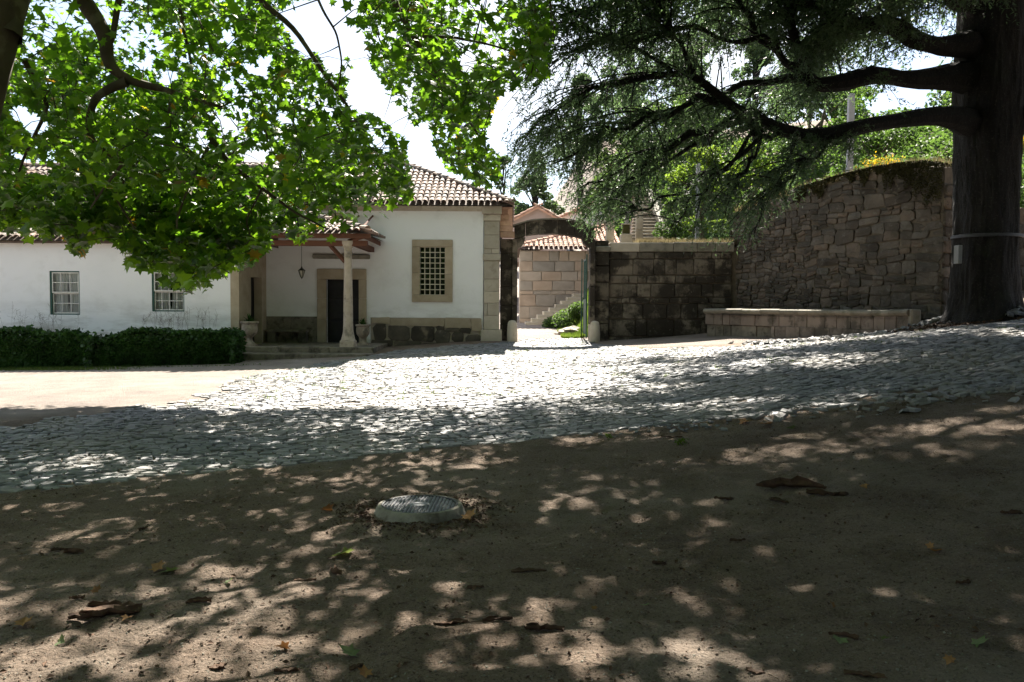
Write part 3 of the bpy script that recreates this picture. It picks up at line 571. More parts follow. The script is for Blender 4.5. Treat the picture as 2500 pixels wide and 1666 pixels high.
ridge_tiles(roof, (EX+.02, EY, EZ+.04), apex+[0,0,.05]); ridge_tiles(roof, (-13, RY, 6.52), apex+[0,0,.05])
# boarded side eave beside the pilaster
q = Geo(); q.box(xp1+.07, EX-.01, YM-.1, 33, EZ-.12, EZ-.06); q.build('soffit', 'board', house)
for k in range(5):
    za = 3.78 + k*.185; xo = EX + .06 - .055*k
    q = Geo().rand(); q.bbox(xp1+.01, xo + .0, YM+.02 + .01*k, YM+.34, za, za+.18, .01); q.build('side_board', 'board', house)

# ================================================================== LEFT WING
YW = 24.3; XW = -8.03
wing = empty('house_wing', (-14, 27, -.1), 'long low white wing of the house behind the clipped ivy hedge, two sash windows', 'house')
w1 = (px(122, YW), px(195, YW), pz(769, YW, 158), pz(662, YW, 158)); w2 = (px(371, YW), px(450, YW), pz(761, YW, 410), pz(662, YW, 410))
ez = 3.36; wg = Geo(); wall_geo(wg, -24, XW-.16, -.6, ez, YW, .45, [w1, w2]); wg.box(-24, XW-.5, 32.6, 33, -.6, ez); wg.box(-24.4, -24, YW, 33, -.6, ez); wg.build('wall', 'plaster', wing)
sd_ = (25.40, 26.50, .30, pz(678, 26, 620))       # side doorway in the wall that faces the porch
q = Geo().rand()
for (a, b_, c, d) in [(YW-.012, sd_[0], -.3, 4.3), (sd_[1], YM-.004, -.3, 4.3), (sd_[0], sd_[1], sd_[3], 4.3)]:
    q = Geo().rand(); q.box(XW-.24, XW+.01, a, b_, c, d); q.build('side_wall_stone', 'tan', wing)
q = Geo(); q.box(XW-.30, XW-.25, sd_[0]-.1, sd_[1]+.1, .2, sd_[3]+.1); q.build('side_door', 'door', wing)
def sash(parent, w, cols, rows, ylab):
    x0, x1, z0, z1 = w; q = Geo(); t = .05
    q.box(x0, x0+t, YW+.02, YW+.13, z0, z1); q.box(x1-t*.6, x1, YW+.02, YW+.13, z0, z1); q.box(x0+t, x1-t*.6, YW+.02, YW+.13, z1-.035, z1); q.box(x0+t, x1-t*.6, YW+.02, YW+.13, z0, z0+.035)
    wob = q.build('window', 'greenp', parent); x0 += t; x1 -= t*.6; z0 += .035; z1 -= .035; zm = (z0+z1)/2
    for (a, b_, yo) in ((zm, z1, .03), (z0, zm, .07)):
        q = Geo(); f = .035; q.box(x0, x0+f, YW+yo, YW+yo+.035, a, b_); q.box(x1-f, x1, YW+yo, YW+yo+.035, a, b_); q.box(x0+f, x1-f, YW+yo, YW+yo+.035, a, a+f); q.box(x0+f, x1-f, YW+yo, YW+yo+.035, b_-f, b_)
        for k in range(1, cols): xx = x0 + (x1-x0)*k/cols; q.box(xx-.011, xx+.011, YW+yo+.004, YW+yo+.03, a+f, b_-f)
        for k in range(1, rows//2): z_ = a + (b_-a)*k/(rows//2); q.box(x0+f, x1-f, YW+yo+.006, YW+yo+.028, z_-.011, z_+.011)
        q.build('sash', 'whitep', wob); q = Geo(); q.quad((x0, YW+yo+.018, a), (x1, YW+yo+.018, a), (x1, YW+yo+.018, b_), (x0, YW+yo+.018, b_)); q.build('pane', 'glass', wob)
    n = 60; xs = np.linspace(x0, x1, n); top = YW + .20 + .025*np.sin(np.arange(n)*1.35) + .012*np.sin(np.arange(n)*.53); xm_ = (x0+x1)/2
    zs = np.linspace(z0, z1, 9); V = []
    for z_ in zs:
        k = (z_-z0)/(z1-z0); gap = .06*math.sin(k*3.0)*(1-k)
        V += [(x + (gap if x > xm_ else -gap)*min(1, 1.2-abs(x-xm_)/(x1-x0)*2), y, z_) for x, y in zip(xs, top)]
    F = [(r*n+c, r*n+c+1, (r+1)*n+c+1, (r+1)*n+c) for r in range(8) for c in range(n-1) if c != n//2-1]
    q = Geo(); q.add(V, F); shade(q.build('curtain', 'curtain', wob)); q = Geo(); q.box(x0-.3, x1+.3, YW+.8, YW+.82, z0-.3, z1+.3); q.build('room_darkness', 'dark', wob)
sash(wing, w1, 3, 4, 0); sash(wing, w2, 4, 4, 0)
q = Geo().rand(); q.box(-24, XW-.18, YW-.03, YW-.004, -.6, pz(828, YW, 300)); q.build('base_course', 'tan', wing)
WEZ, WEY, WRZ, WRY = 3.40, YW-.34, 6.22, 28.9
q = Geo(); xr = -7.62; q.add([(-25,WEY,WEZ-.04),(xr,WEY,WEZ-.04),(xr,WRY,WRZ-.04),(-25,WRY,WRZ-.04)], [(0,1,2,3)]); q.add([(-25,WRY,WRZ-.04),(xr,WRY,WRZ-.04),(xr,33.4,WEZ),(-25,33.4,WEZ)], [(0,1,2,3)])
q.add([(xr,WEY,WEZ-.045),(xr,33.4,WEZ),(xr,WRY,WRZ-.045)], [(0,1,2)]); q.box(-25, XW-.2, WEY+.08, YW, WEZ-.10, WEZ-.05); wr = q.build('roof', 'under', wing)
sw = np.array([0, WRY-WEY, WRZ-WEZ]); LW = np.linalg.norm(sw); roof_plane(wr, (-22, WEY, WEZ), (1,0,0), sw/LW, 22+xr, LW, lambda a, b: True, n_obj=120, seed=5, look=lambda p: p[:, 2]*1.0 + .02*np.abs(p[:, 0]+13))
ridge_tiles(wr, (-22, WRY, WRZ+.05), (xr, WRY, WRZ+.05))

# ================================================================== PORCH
porch = empty('porch', (-6, 25, 0), 'open porch with tiled lean-to roof on red beams and one stone column', 'porch')
PE, PZ = 23.9, 3.64; PX = -4.2
def pl(x0, x1, y0, y1, z0, z1, m, name, b=.02):
    q = Geo().rand(); q.bbox(x0, x1, y0, y1, z0, z1, b); return q.build(name, m, porch)
for a, b_ in ((-7.98,-6.7),(-6.695,-5.3),(-5.295,-4.02)): pl(a, b_, 23.92, 24.55, -.2, .325+random.uniform(-.004,.004), 'step', 'upper_step')
pl(-7.98, -4.05, 24.555, YM-.08, -.2, .315, 'step', 'floor_slab')
for a, b_ in ((-8.35,-6.95),(-6.945,-5.55),(-5.545,-4.0)): pl(a, b_, 23.30, 23.915, -.3, .165+random.uniform(-.004,.004), 'step', 'lower_step')
# column
cx_, cy_ = px(850, 24.2), 24.2; q = Geo(); q.bbox(cx_-.215, cx_+.215, cy_-.21, cy_+.2, .30, .52, .03)
prof = [(.215,.52),(.20,.56),(.165,.70),(.15,.80),(.142,1.0),(.135,1.6),(.122,2.3),(.112,3.02),(.112,3.04),(.125,3.05),(.125,3.09),(.112,3.10),(.115,3.20),(.15,3.25),(.16,3.26),(.16,3.29),(.185,3.34),(.185,3.41),(.0,3.41)]
q.lathe(prof, (cx_, cy_, 0), 22); shade(q.build('column', 'column', porch), 35)
zb = 3.42
q = Geo().rand(); q.bbox(-8.0, px(898, 24.2), cy_-.09, cy_+.09, zb-.16+.0, zb+.0, .008, ); q.build('front_beam', 'redwood', porch).location.z += .0
q = Geo().rand(); q.bbox(px(898,24.2)-.45, px(898,24.2)-.27, cy_+.092, YM, zb-.16, zb, .008); q.build('side_beam', 'redwood', porch)
q = Geo().rand(); q.bbox(-7.98, PX+.1, PE+.06, PE+.09, PZ-.17, PZ-.03, .005); q.build('fascia_board', 'redwood', porch)
q = Geo().rand(); q.bbox(PX-.12, PX-.09, PE+.1, YM-.01, PZ-.17, PZ-.03, .005); q.build('fascia_board', 'redwood', porch)
q = Geo().rand(); q.tube([(cx_-.55, cy_, zb-.1), (cx_-.08, cy_, zb-.62)], .065, 4); q.build('brace', 'redwood', porch)
q = Geo().rand(); q.tube([(cx_, cy_, zb-.02), (PX-.05, PE+.1, PZ-.1)], .06, 4); q.build('hip_rafter', 'redwood', porch)
for k in range(8):
    xx = -7.7 + k*.45; q = Geo().rand(); q.tube([(xx, PE+.05, PZ-.09), (xx, YM-.01, 4.43)], .04, 4); q.build('rafter', 'redwood', porch)
PH = 4.56; hx = PX - 3.1; q = Geo(); q.add([(-8.0,PE,PZ-.03),(PX,PE,PZ-.03),(hx,YM,PH-.03),(-8.0,YM,PH-.03)], [(0,1,2,3)]); q.add([(PX,PE,PZ-.03),(PX,YM,PZ-.03),(hx,YM,PH-.03)], [(0,1,2)])
pr = q.build('roof', 'under', porch); sp = np.array([0, 3.1, PH-PZ]); lp = np.linalg.norm(sp)
roof_plane(pr, (-8.0, PE-.06, PZ-.01), (1,0,0), sp/lp, 3.8, lp, lambda a, b: a < 3.8 - b*3.1/lp - .03, n_obj=150, seed=6)
s3 = np.array([-3.1, 0, PH-PZ]); l3 = np.linalg.norm(s3); roof_plane(pr, (PX+.06, PE, PZ-.01), (0,1,0), s3/l3, 3.1, l3, lambda a, b: a > b*3.1/l3 + .02, n_obj=100, seed=7)
ridge_tiles(pr, (PX+.03, PE-.03, PZ+.05), (hx, YM-.02, PH+.06), size=1.3)
# stone bench
bn = empty('porch_bench', (-7.2, 26.7, .32), 'low stone bench against the porch wall left of the dark door', 'bench')
bx0, bx1 = px(664, YM), px(752, YM)
q = Geo().rand(); q.bbox(bx0-.1, bx1+.05, YM-.42, YM-.035, .66, .74, .015); q.build('seat', 'step', bn)
for a in (bx0-.05, bx1-.24):
    q = Geo().rand(); q.bbox(a, a+.25, YM-.38, YM-.04, .316, .66, .01); q.build('leg', 'step', bn)
# urns
def urn(loc, sc, lab, lab2):
    prof = [(.0,0),(.17,0),(.17,.06),(.15,.07),(.10,.12),(.075,.17),(.07,.22),(.09,.25),(.15,.29),(.20,.36),(.22,.45),(.215,.56),(.205,.60),(.245,.63),(.25,.67),(.235,.685),(.20,.67),(.19,.62),(.0,.60)]
    u_ = empty('stone_urn', loc, lab, 'urn'); q = Geo(); q.lathe([(a*sc, b*sc) for a, b in prof[7:]], loc, 24); shade(q.build('bowl', 'urn', u_), 35); q = Geo(); q.lathe([(a*sc, b*sc) for a, b in prof[:8]], loc, 20); shade(q.build('foot', 'urn', u_), 35)
    q = Geo(); q.bbox(loc[0]-.19*sc, loc[0]+.19*sc, loc[1]-.19*sc, loc[1]+.19*sc, loc[2]-.01, loc[2]+.045*sc, .01); q.build('base', 'urn', u_)
    p = np.array(loc) + [0, 0, .62*sc]; n = 46; r = np.random.default_rng(int(abs(loc[0])*100)); th = r.random(n)*6.28; el = .3 + r.random(n)*1.15; q = Geo()
    for t, e in zip(th, el):
        q.rand(); d = np.array([math.cos(t)*math.cos(e), math.sin(t)*math.cos(e), math.sin(e)]); l_ = (.18+.22*r.random())*sc; s_ = np.array([-math.sin(t), math.cos(t), 0])*.022
        m_ = p + d*l_*.55; e_ = p + d*l_ - np.array([0,0,.05*l_/.3]); q.add([p-s_*.6, p+s_*.6, m_+s_, e_, m_-s_], [(0,1,2,4), (4,2,3)])
    tag(q.build('urn_plant', 'ivy', None), lab2, 'plant')
urn((px(609, 24.25), 24.25, .328), 1.06, 'pale footed stone urn at the left end of the porch steps beside the hedge', 'dark spiky plant growing in the pale urn beside the hedge')
urn((px(886, 25.6), 25.6, .30), .95, 'shaded stone urn to the right of the porch column by the dark door', 'small dark plant growing in the shaded urn right of the porch column')
# lantern
lz = pz(650, 25.3, 737); lx = px(737, 25.3); lan = empty('hanging_lantern', (lx, 25.3, lz-.38), 'dark iron lantern hanging on a thin rod in the porch', 'lantern')
q = Geo(); q.tube([(lx,25.3,lz-.02),(lx,25.3,3.9)], .008, 5); q.build('rod', 'iron', lan)
q = Geo(); q.lathe([(.0,.0),(.015,-.005),(.03,-.06),(.10,-.12),(.115,-.125),(.115,-.14),(.0,-.14)], (lx,25.3,lz), 6); q.build('cap', 'iron', lan)
q = Geo(); q.lathe([(.098,-.14),(.035,-.33)], (lx,25.3,lz), 6); q.build('glass', 'lead', lan)
q = Geo()
for k in range(6):
    t = k*math.pi/3; q.tube([(lx+.105*math.cos(t),25.3+.105*math.sin(t),lz-.13),(lx+.038*math.cos(t),25.3+.038*math.sin(t),lz-.335)], .008, 4)
q.lathe([(.04,-.33),(.045,-.34),(.015,-.37),(.012,-.385),(.0,-.40)], (lx,25.3,lz), 6); q.build('frame', 'iron', lan)

# ================================================================== HEDGES
def hedge(pts, w_, htop, lab, n, seed):
    """pts: [(x,y)] centre line; leaf-covered clipped block"""
    r = np.random.default_rng(seed); x0, x1 = pts[0][0], pts[-1][0]; hd = empty('ivy_hedge', ((x0+x1)/2, pts[0][1], -.1), lab, 'hedge', 'clipped ivy hedges')
    def cl(t): return np.interp(t, [p[0] for p in pts], [p[1] for p in pts])
    q = Geo(); k = 60; xs = np.linspace(x0+.12, x1-.12, k); V = []
    for xx in xs:
        yy = cl(xx); zt = htop(xx) - .16; hw = w_/2 - .12; zb_ = T1(xx, yy-hw) - .1; V += [(xx,yy-hw,zb_),(xx,yy-hw*1.05,zt-.2),(xx,yy-hw*.7,zt),(xx,yy+hw*.7,zt),(xx,yy+hw,zt-.2),(xx,yy+hw,zb_)]
    F = [(i_*6+j, i_*6+j+1, (i_+1)*6+j+1, (i_+1)*6+j) for i_ in range(k-1) for j in range(5)] + [tuple(range(6)), tuple((k-1)*6+j for j in range(6))]
    q.add(V, F); q.build('core', 'hedgecore', hd)
    t = r.random(n)*(x1-x0) + x0; face = r.random(n); yy = cl(t); zt = np.array([htop(a) for a in t]) + .12*vnoise(t, 0*t, 2.3) + .10*vnoise(t+7, 0*t, 8) + .10*r.random(n)**12; zb_ = T(t, yy - w_/2) - .03
    fr_ = face < .62; px_ = t; bul = .10*vnoise(t, zt*0 + r.random(n)*0 + np.round(face*6), 1.7)
    hz = zb_ + (zt - zb_)*r.random(n)
    edge = smooth((hz - (zt - .28))/.28)*.20
    py = np.where(fr_, yy - w_/2 + edge + .10*vnoise(t, hz, 2.6) + .06*vnoise(t, hz, 7) - .03*r.random(n), yy + (r.random(n)-.5)*(w_-.15)); pz_ = np.where(fr_, hz, zt - .05 + .06*r.random(n)**2 + .05*vnoise(px_, py, 5))
    en = face > .94; px_ = np.where(en, np.where(r.random(n) < .5, x0, x1) + r.normal(size=n)*.03, px_); pz_ = np.where(en, hz - edge*.6, pz_)
    pos = np.c_[px_, py, pz_]; R = rot_rand(n, .2, r); R[fr_ | en, :] = rot_rand(int((fr_ | en).sum()), 0.0, r)
    stuff('foliage', QUAD_V, QUAD_F, pos, R, .10 + .05*r.random(n), 'ivy', hd)
hxa = px(232, 22.2)
hedge([(-15.5, 21.9), (hxa, 22.45)], .95, lambda x: pz(812, 22, 120) + (.02 if x < hxa-.7 else -.32*((x-hxa+.7)/.7)), 'clipped dark ivy hedge at the far left below the first sash window', 17000, 11)
hedge([(hxa+.12, 22.45), (px(583, 22.8), 22.95)], .95, lambda x: pz(812, 22.6, 450) + (.0 if x > hxa+.8 else -.34*((hxa+.8-x)/.8)), 'clipped dark ivy hedge running up to the porch steps', 17000, 12)
# dry weeds against the wing wall
r = np.random.default_rng(21); q = Geo()
for xc, n in ((px(90,23.6), 22), (px(430,23.6), 34), (px(400,23.6), 10)):
    for _ in range(n):
        b0 = np.array([xc + r.normal()*.55, 23.75 + r.random()*.3, .7]); h_ = .35 + r.random()*.45; e_ = b0 + [r.normal()*.12, r.normal()*.05, h_]; q.rand(); q.tube([b0, (b0+e_)/2 + r.normal(size=3)*.02, e_], .0022, 3, False)
        for _k in range(6):
            m_ = b0 + (e_-b0)*(.45+.55*r.random()); q.tube([m_, m_ + r.normal(size=3)*[.07,.03,.05] + [0,0,.06]], .002, 3, False)
tag(q.build('weeds', 'twig', None), kind='stuff')
# ================================================================== GATEWAY
YG = 27.35
gate = empty('stone_gateway', (1.35, 27.7, .35), 'stone gateway with flat segmental arch between the white house and the ashlar wall', 'gateway')
gl0, gl1, gr0, gr1 = -.408, px(1263,YG), px(1440,YG), px(1453,YG)
def block(x0, x1, y0, y1, z0, z1, m, parent, name='block', b=.02):
    q = Geo().rand(); q.bbox(x0+.002, x1-.002, y0, y1, z0+.002, z1-.002, b); return q.build(name, m, parent)
zs = [.1, .95, 1.55, 2.2, 2.75, 3.3, pz(583,YG,1240)]
for a, b_ in zip(zs, zs[1:]):
    block(gl0, px(1250,YG), YG+.10+random.uniform(-.01,.01), YG+.62, a, b_, 'ashlar', gate, 'pier_block'); block(px(1250,YG)-.004, gl1, YG+random.uniform(-.01,.01), YG+.6, a, b_, 'ashlar', gate, 'pier_block')
q = Geo(); q.box(gl0+.01, gl1-.012, YG+.13, YG+.55, .1, 3.5); q.build('pier_core', 'mortar', gate)
for a, b_ in zip(zs, zs[1:]): block(gr0, gr1, YG+random.uniform(-.01,.01), YG+.6, a, b_, 'ashlar' if a > .5 else 'pale', gate, 'pier_block')
# arch voussoirs and corbels
def arc(u, pts): return np.interp(u, [p[0] for p in pts], [p[1] for p in pts])
up = [(1254,553),(1275,545),(1300,539),(1335,537),(1375,537),(1410,543),(1430,550),(1449,557)]; lo = [(1254,582),(1270,579),(1285,574),(1310,571),(1345,570),(1380,573),(1405,578),(1425,582),(1449,588)]
us = [1254, 1282, 1314, 1362, 1400, 1426, 1450]
for a, b_ in zip(us, us[1:]):
    ss = np.linspace(a+.6, b_-.6, 4); top = [(px(s,YG), pz(arc(s,up),YG,s)) for s in ss]; bot = [(px(s,YG), pz(arc(s,lo),YG,s)) for s in ss][::-1]; c = bot + [(x_, z_) for x_, z_ in top][::1]
    c = [(px(s,YG), pz(arc(s,lo),YG,s)) for s in ss] + top[::-1]; g = Geo().rand(); n = len(c); V = [(x_, YG-.03, z_) for x_, z_ in c] + [(x_, YG+.5, z_) for x_, z_ in c]
    g.add(V, [tuple(range(n)), tuple(range(2*n-1, n-1, -1))] + [(k, (k+1) % n, n+(k+1) % n, n+k) for k in range(n)]); g.build('arch_block', 'ashlar', gate)
ss = np.linspace(1250, 1452, 14); V = []
for s in ss: x_ = px(s,YG); z_ = pz(arc(s,up),YG,s); V += [(x_,YG-.12,z_+.0),(x_,YG+.56,z_+.0),(x_,YG+.56,z_+.05),(x_,YG-.12,z_+.045)]
g = Geo().rand(); g.add(V, [(k*4+j, k*4+(j+1)%4, k*4+4+(j+1)%4, k*4+4+j) for k in range(13) for j in range(4)] + [(0,1,2,3), (52,53,54,55)]); g.build('arch_coping', 'coping', gate)
for s, (a, b_) in ((1, (1258,1281)), (-1, (1449,1421))):          # curved corbels under the arch
    z1_ = pz(581,YG,a); z0_ = pz(606,YG,a); xa, xb = px(a,YG), px(b_,YG); c = [(xa, z0_)] + [(xa + (xb-xa)*math.sin(t), z0_ + (z1_-z0_)*(1-math.cos(t))) for t in np.linspace(.25, math.pi/2, 6)] + [(xb, z1_+.02), (xa, z1_+.02)]
    n = len(c); g = Geo().rand(); V = [(x_, YG+.03, z_) for x_, z_ in c] + [(x_, YG+.46, z_) for x_, z_ in c]; g.add(V, [tuple(range(n)), tuple(range(2*n-1, n-1, -1))] + [(k, (k+1)%n, n+(k+1)%n, n+k) for k in range(n)]); g.build('corbel', 'ashlar', gate)
# guard posts
for u_, lab in ((1251, 'rounded stone guard post at the left side of the gate opening'), (1453, 'rounded stone guard post at the right side of the gate opening')):
    xg = px(u_, 27.05); zg = T1(xg, 27.05) - .05; q = Geo(); q.lathe([(.17,0),(.172,.3),(.16,.55),(.145,.66),(.11,.72),(.05,.745),(0,.75)], (xg, 27.05, zg), 18); tag(shade(q.build('guard_post', 'pale', None), 40), lab, 'guard post', 'guard posts at the gate')
# green iron gate leaf, folded back
gt = empty('iron_gate_leaf', (px(1438,28), 28.0, .4), 'dark green iron gate leaf folded back at the right side of the arch', 'gate'); xg = px(1437, 28.0)
for (y0, y1, z0_, z1_) in ((28.0,28.06,.45,3.3),(29.15,29.21,.55,3.2),(28.06,29.15,.6,.68),(28.06,29.15,3.1,3.16),(28.06,29.15,1.7,1.78)):
    q = Geo(); q.box(xg-.09-(y0-28)*.06, xg-.05-(y0-28)*.06, y0, y1, z0_, z1_); q.build('rail', 'greenp', gt)
q = Geo(); q.box(xg-.085, xg-.060, 28.06, 29.15, .68, 1.7); q.build('lower_panel', 'greenp', gt)
for k in range(8):
    q = Geo(); y_ = 28.16 + k*.13; q.tube([(xg-.075, y_, 1.78), (xg-.075, y_, 3.1)], .012, 5); q.build('bar', 'greenp', gt)

# ================================================================== ASHLAR WALL
aw = empty('ashlar_wall', (5, 28, .5), 'lichen-blackened squared stone wall to the right of the gate', 'wall')
xa, xb = gr1, 7.55; YA = 27.8; zt = pz(594, YA, 1620)
q = Geo(); q.box(xa, xb+.3, YA+.035, YA+.62, -.2, zt-.12); q.build('wall_core', 'mortar', aw)
rows = [(857,822),(821,780),(779,742),(741,727),(726,693),(692,673),(672,633),(632,616)]
random.seed(12)
for k, (v0, v1) in enumerate(rows):
    u = 1486; 
    while u < 1783:
        wd = random.choice([28,34,42,50,58,66]) if (v0-v1) > 25 else random.choice([22,30,40,48]); u2 = min(u+wd, 1785)
        if 1785-u2 < 16: u2 = 1785
        stone(aw, 'ashlar', oct_poly(px(u,YA)+.008, px(u2,YA)-.008, pz(v0,YA,u)+.008, pz(v1,YA,u)-.008, .03, .012), FRONT, (0,YA,0), -.10, .035, .02, .012, .012); u = u2
for k, (v0, v1) in enumerate([(857,790),(789,735),(734,690),(689,650),(649,616)]):    # pier beside the gate
    stone(aw, 'ashlar', oct_poly(gr1+.01, px(1485,YA)-.01, pz(v0,YA,1460), pz(v1,YA,1460)-.008, .02, .008), FRONT, (0,YA-.2,0), -.26, .0, .02, .01, .01)
block(gr1, px(1487,YA), YA-.30, YA+.5, pz(616,YA,1460), pz(602,YA,1460), 'coping', aw, 'pier_cap', .03); block(gr1, px(1483,YA), YA-.2, YA+.45, pz(602,YA,1460), pz(588,YA,1460), 'ashlar', aw, 'pier_cap', .02)
u = 1487
for u2 in (1560, 1642, 1700, 1745, 1790): block(px(u,YA), px(u2,YA), YA-.06, YA+.66, pz(615,YA,u), pz(592,YA,u)+random.uniform(-.01,.01), 'coping' if u2 > 1600 else 'pale', aw, 'coping_stone', .025); u = u2

# ================================================================== RUBBLE WALL
rw = empty('rubble_wall', (9.4, 25, .8), 'tall irregular rubble stone retaining wall behind the basin, moss on top', 'wall')
A_ = np.array([7.45, 28.05]); B_ = np.array([11.05, 21.35]); LR = np.linalg.norm(B_-A_); du = np.array([*(B_-A_)/LR, 0]); nn = np.array([du[1], -du[0], 0]); nn = -nn if nn[1] > 0 else nn
def rtop(t): return np.interp(t/LR, [0,.15,.3,.45,.55,.68,.82,.93,1.0], [4.75,4.9,5.08,5.2,5.28,5.36,5.38,5.32,5.2])
def wobble(t, z, s=.15): return t + s*vnoise(t+3, z+11, 2.1) + s*.5*vnoise(t, z, 5), z + s*vnoise(t+13, z+1, 2.3) + s*.4*vnoise(t+5, z, 5.5)
cells = []
def split(a0, a1, c0, c1, rg):
    w_, h_ = a1-a0, c1-c0; tm = (a0+a1)/2; target = (.06 + .13*max(0, vnoise(tm, (c0+c1)/2, .8)+.35))*(.6 + .8*smooth((tm-2)/4))
    if w_*h_ < target*(.6 + rg.random()*1.3) and w_ < h_*3.6 and h_ < w_*.95: cells.append((a0, a1, c0, c1)); return
    f = .36 + .28*rg.random()
    if w_ > h_*2.5: split(a0, a0+w_*f, c0, c1, rg); split(a0+w_*f, a1, c0, c1, rg)
    else: split(a0, a1, c0, c0+h_*f, rg); split(a0, a1, c0+h_*f, c1, rg)
rg = np.random.default_rng(33); z_ = .3; hs = [.42,.5,.38,.55,.36,.48,.4,.44,.5,.4,.42,.4,.4]
for h_ in hs:
    a = 0.0
    while a < LR - .05:
        w_ = min(.7 + rg.random()*1.1, LR - a); split(a, a+w_, z_, z_+h_, rg); a += w_
    z_ += h_
cells = [c for c in cells if (c[2]+c[3])/2 < rtop((c[0]+c[1])/2) - .03]
areas = np.array([(c[1]-c[0])*(c[3]-c[2]) * (1 if c[2] > .7 else .1) for c in cells]); od = np.argsort(-areas); sm = Geo(); MR = [tuple(du), (0,0,1), tuple(nn)]; OR = (A_[0], A_[1], 0)
random.seed(4)
for k, q_ in enumerate(od):
    a0, a1, c0, c1 = cells[q_]; g_ = .009; poly = oct_poly(a0+g_, a1-g_, c0+g_, c1-g_, .20*min(a1-a0, c1-c0), .014, wobble)
    kw = dict(d0=-.15, d1=.02 + random.uniform(-.02, .035), inset=.022, bulge=.008, jit=.025)
    stone(rw, 'rubble', poly, MR, OR, geo=(sm if k >= 280 else None), **kw)
if sm.n: sm.build('small_stones', 'rubble', rw)['kind'] = 'stuff'
# core following the top profile
ts = np.linspace(-.05, LR, 24); g = Geo(); V = []
for t in ts:
    b0 = np.array([*A_, 0]) + du*t; f_ = b0 - nn*.02; bk = b0 - nn*.75; zt_ = rtop(max(t, 0)) - .05; V += [(f_[0],f_[1],0), (f_[0],f_[1],zt_), (bk[0],bk[1],zt_+.1), (bk[0],bk[1],0)]
g.add(V, [(k*4+j, k*4+j+1, k*4+5+j, k*4+4+j) for k in range(23) for j in range(3)] + [(0,1,2,3), (92,93,94,95)]); g.build('wall_core', 'mortar', rw)
# corner return and the further wall behind the cedar
rw2 = empty('corner_wall', (13, 24, 1), 'dark rough stone wall in deep shade behind the cedar trunk', 'wall')
def rub_face(parent, p0, p1, z0f, ztf, seed, nmax, size=.16):
    p0 = np.array(p0, float); p1 = np.array(p1, float); Ln = np.linalg.norm(p1-p0); d = np.array([*(p1-p0)/Ln, 0]); n_ = np.array([d[1], -d[0], 0]); n_ = n_ if (n_[:2] @ -p0) > 0 else -n_; rg = np.random.default_rng(seed); random.seed(seed); z_ = z0f; g = Geo(); k = 0
    while z_ < ztf(0)+1:
        h_ = .28 + rg.random()*.25; a = 0
        while a < Ln:
            w_ = min((.25 + rg.random()*.5), Ln-a); 
            if a + w_ <= Ln + .01 and z_ + h_*.5 < ztf(a+w_/2) and w_ > .08:
                stone(parent, 'rubble', oct_poly(a+.012, a+w_-.012, z_+.012, z_+h_-.012, .07, .015, lambda x, y: wobble(x, y, .06)), [tuple(d), (0,0,1), tuple(n_)], (p0[0], p0[1], 0), -.15, .03, .03, .015, .02, geo=None if k < nmax else g); k += 1
            a += w_
        z_ += h_
    if g.n: g.build('small_stones', 'rubble', parent)['kind'] = 'stuff'
    c = Geo(); a3 = np.array([*p0, 0]); b3 = np.array([*p1, 0]); V = []
    for p, t in ((a3, 0), (b3, Ln)): V += [tuple(p - n_*.02 + [0,0,0]), tuple(p - n_*.02 + [0,0,ztf(t)-.04]), tuple(p - n_*.6 + [0,0,ztf(t)-.04]), tuple(p - n_*.6)]
    c.add(V, [(0,1,5,4),(1,2,6,5),(2,3,7,6),(0,1,2,3),(4,5,6,7)]); c.build('wall_core', 'mortar', parent)
rub_face(rw, B_ + du[:2]*.02, B_ + du[:2]*.02 - nn[:2]*.8, .8, lambda t: 4.8, 70, 15); rub_face(rw2, (11.6, 21.7), (12.0, 24.2), .8, lambda t: 4.9, 71, 30); rub_face(rw2, (12.0, 24.3), (19.5, 24.6), .9, lambda t: 4.45 + .1*math.sin(t*2), 72, 90)

# ================================================================== BASIN
bs = empty('stone_basin', (8, 23, .7), 'long low granite water basin with rounded coping in front of the rubble wall', 'basin')
cp = [(px(1722,26.4), 26.4), (px(1790,25.6), 25.6), (px(1900,24.0), 24.0), (px(2010,22.6), 22.6), (px(2120,21.2), 21.2), (px(2222,20.0), 20.0)]
def bpath(t):
    n = len(cp)-1; t = t*n; i_ = min(int(t), n-1); f = t-i_; return np.array([cp[i_][0]*(1-f)+cp[i_+1][0]*f, cp[i_][1]*(1-f)+cp[i_+1][1]*f])
def btop(t): return 1.50 + .02*t
random.seed(9); nb_ = 17; tt = np.sort(np.r_[0, np.clip(np.arange(1, nb_)/nb_ + RNG.normal(size=nb_-1)*.010, 0, 1), 1])
def bstone(t0, t1, z0_, z1_, m, prj, name):
    a = bpath(t0); b = bpath(t1); d = (b-a); Ln = np.linalg.norm(d); d3 = np.array([*d/Ln, 0]); n3 = np.array([d3[1], -d3[0], 0]); n3 = n3 if n3[1] < 0 else -n3
    stone(bs, m, oct_poly(.006, Ln-.006, z0_, z1_, .012, .004), [tuple(d3), (0,0,1), tuple(n3)], (a[0], a[1], 0), -.25, prj, .014, .003, .006, name)
for k in range(nb_):
    bstone(tt[k], tt[k+1], 1.02 - .02, btop(tt[k])-.155, 'basin', .0, 'basin_stone')
    if k >= 6: bstone((tt[k]+tt[k-1])/2 if k > 6 else tt[k], (tt[k]+tt[k+1])/2 if k < nb_-1 else 1, .55, 1.0, 'basin', .04, 'basin_stone')
    else: bstone(tt[k], tt[k+1], .4, .99, 'step', -.05 - .06*random.random(), 'basin_stone')
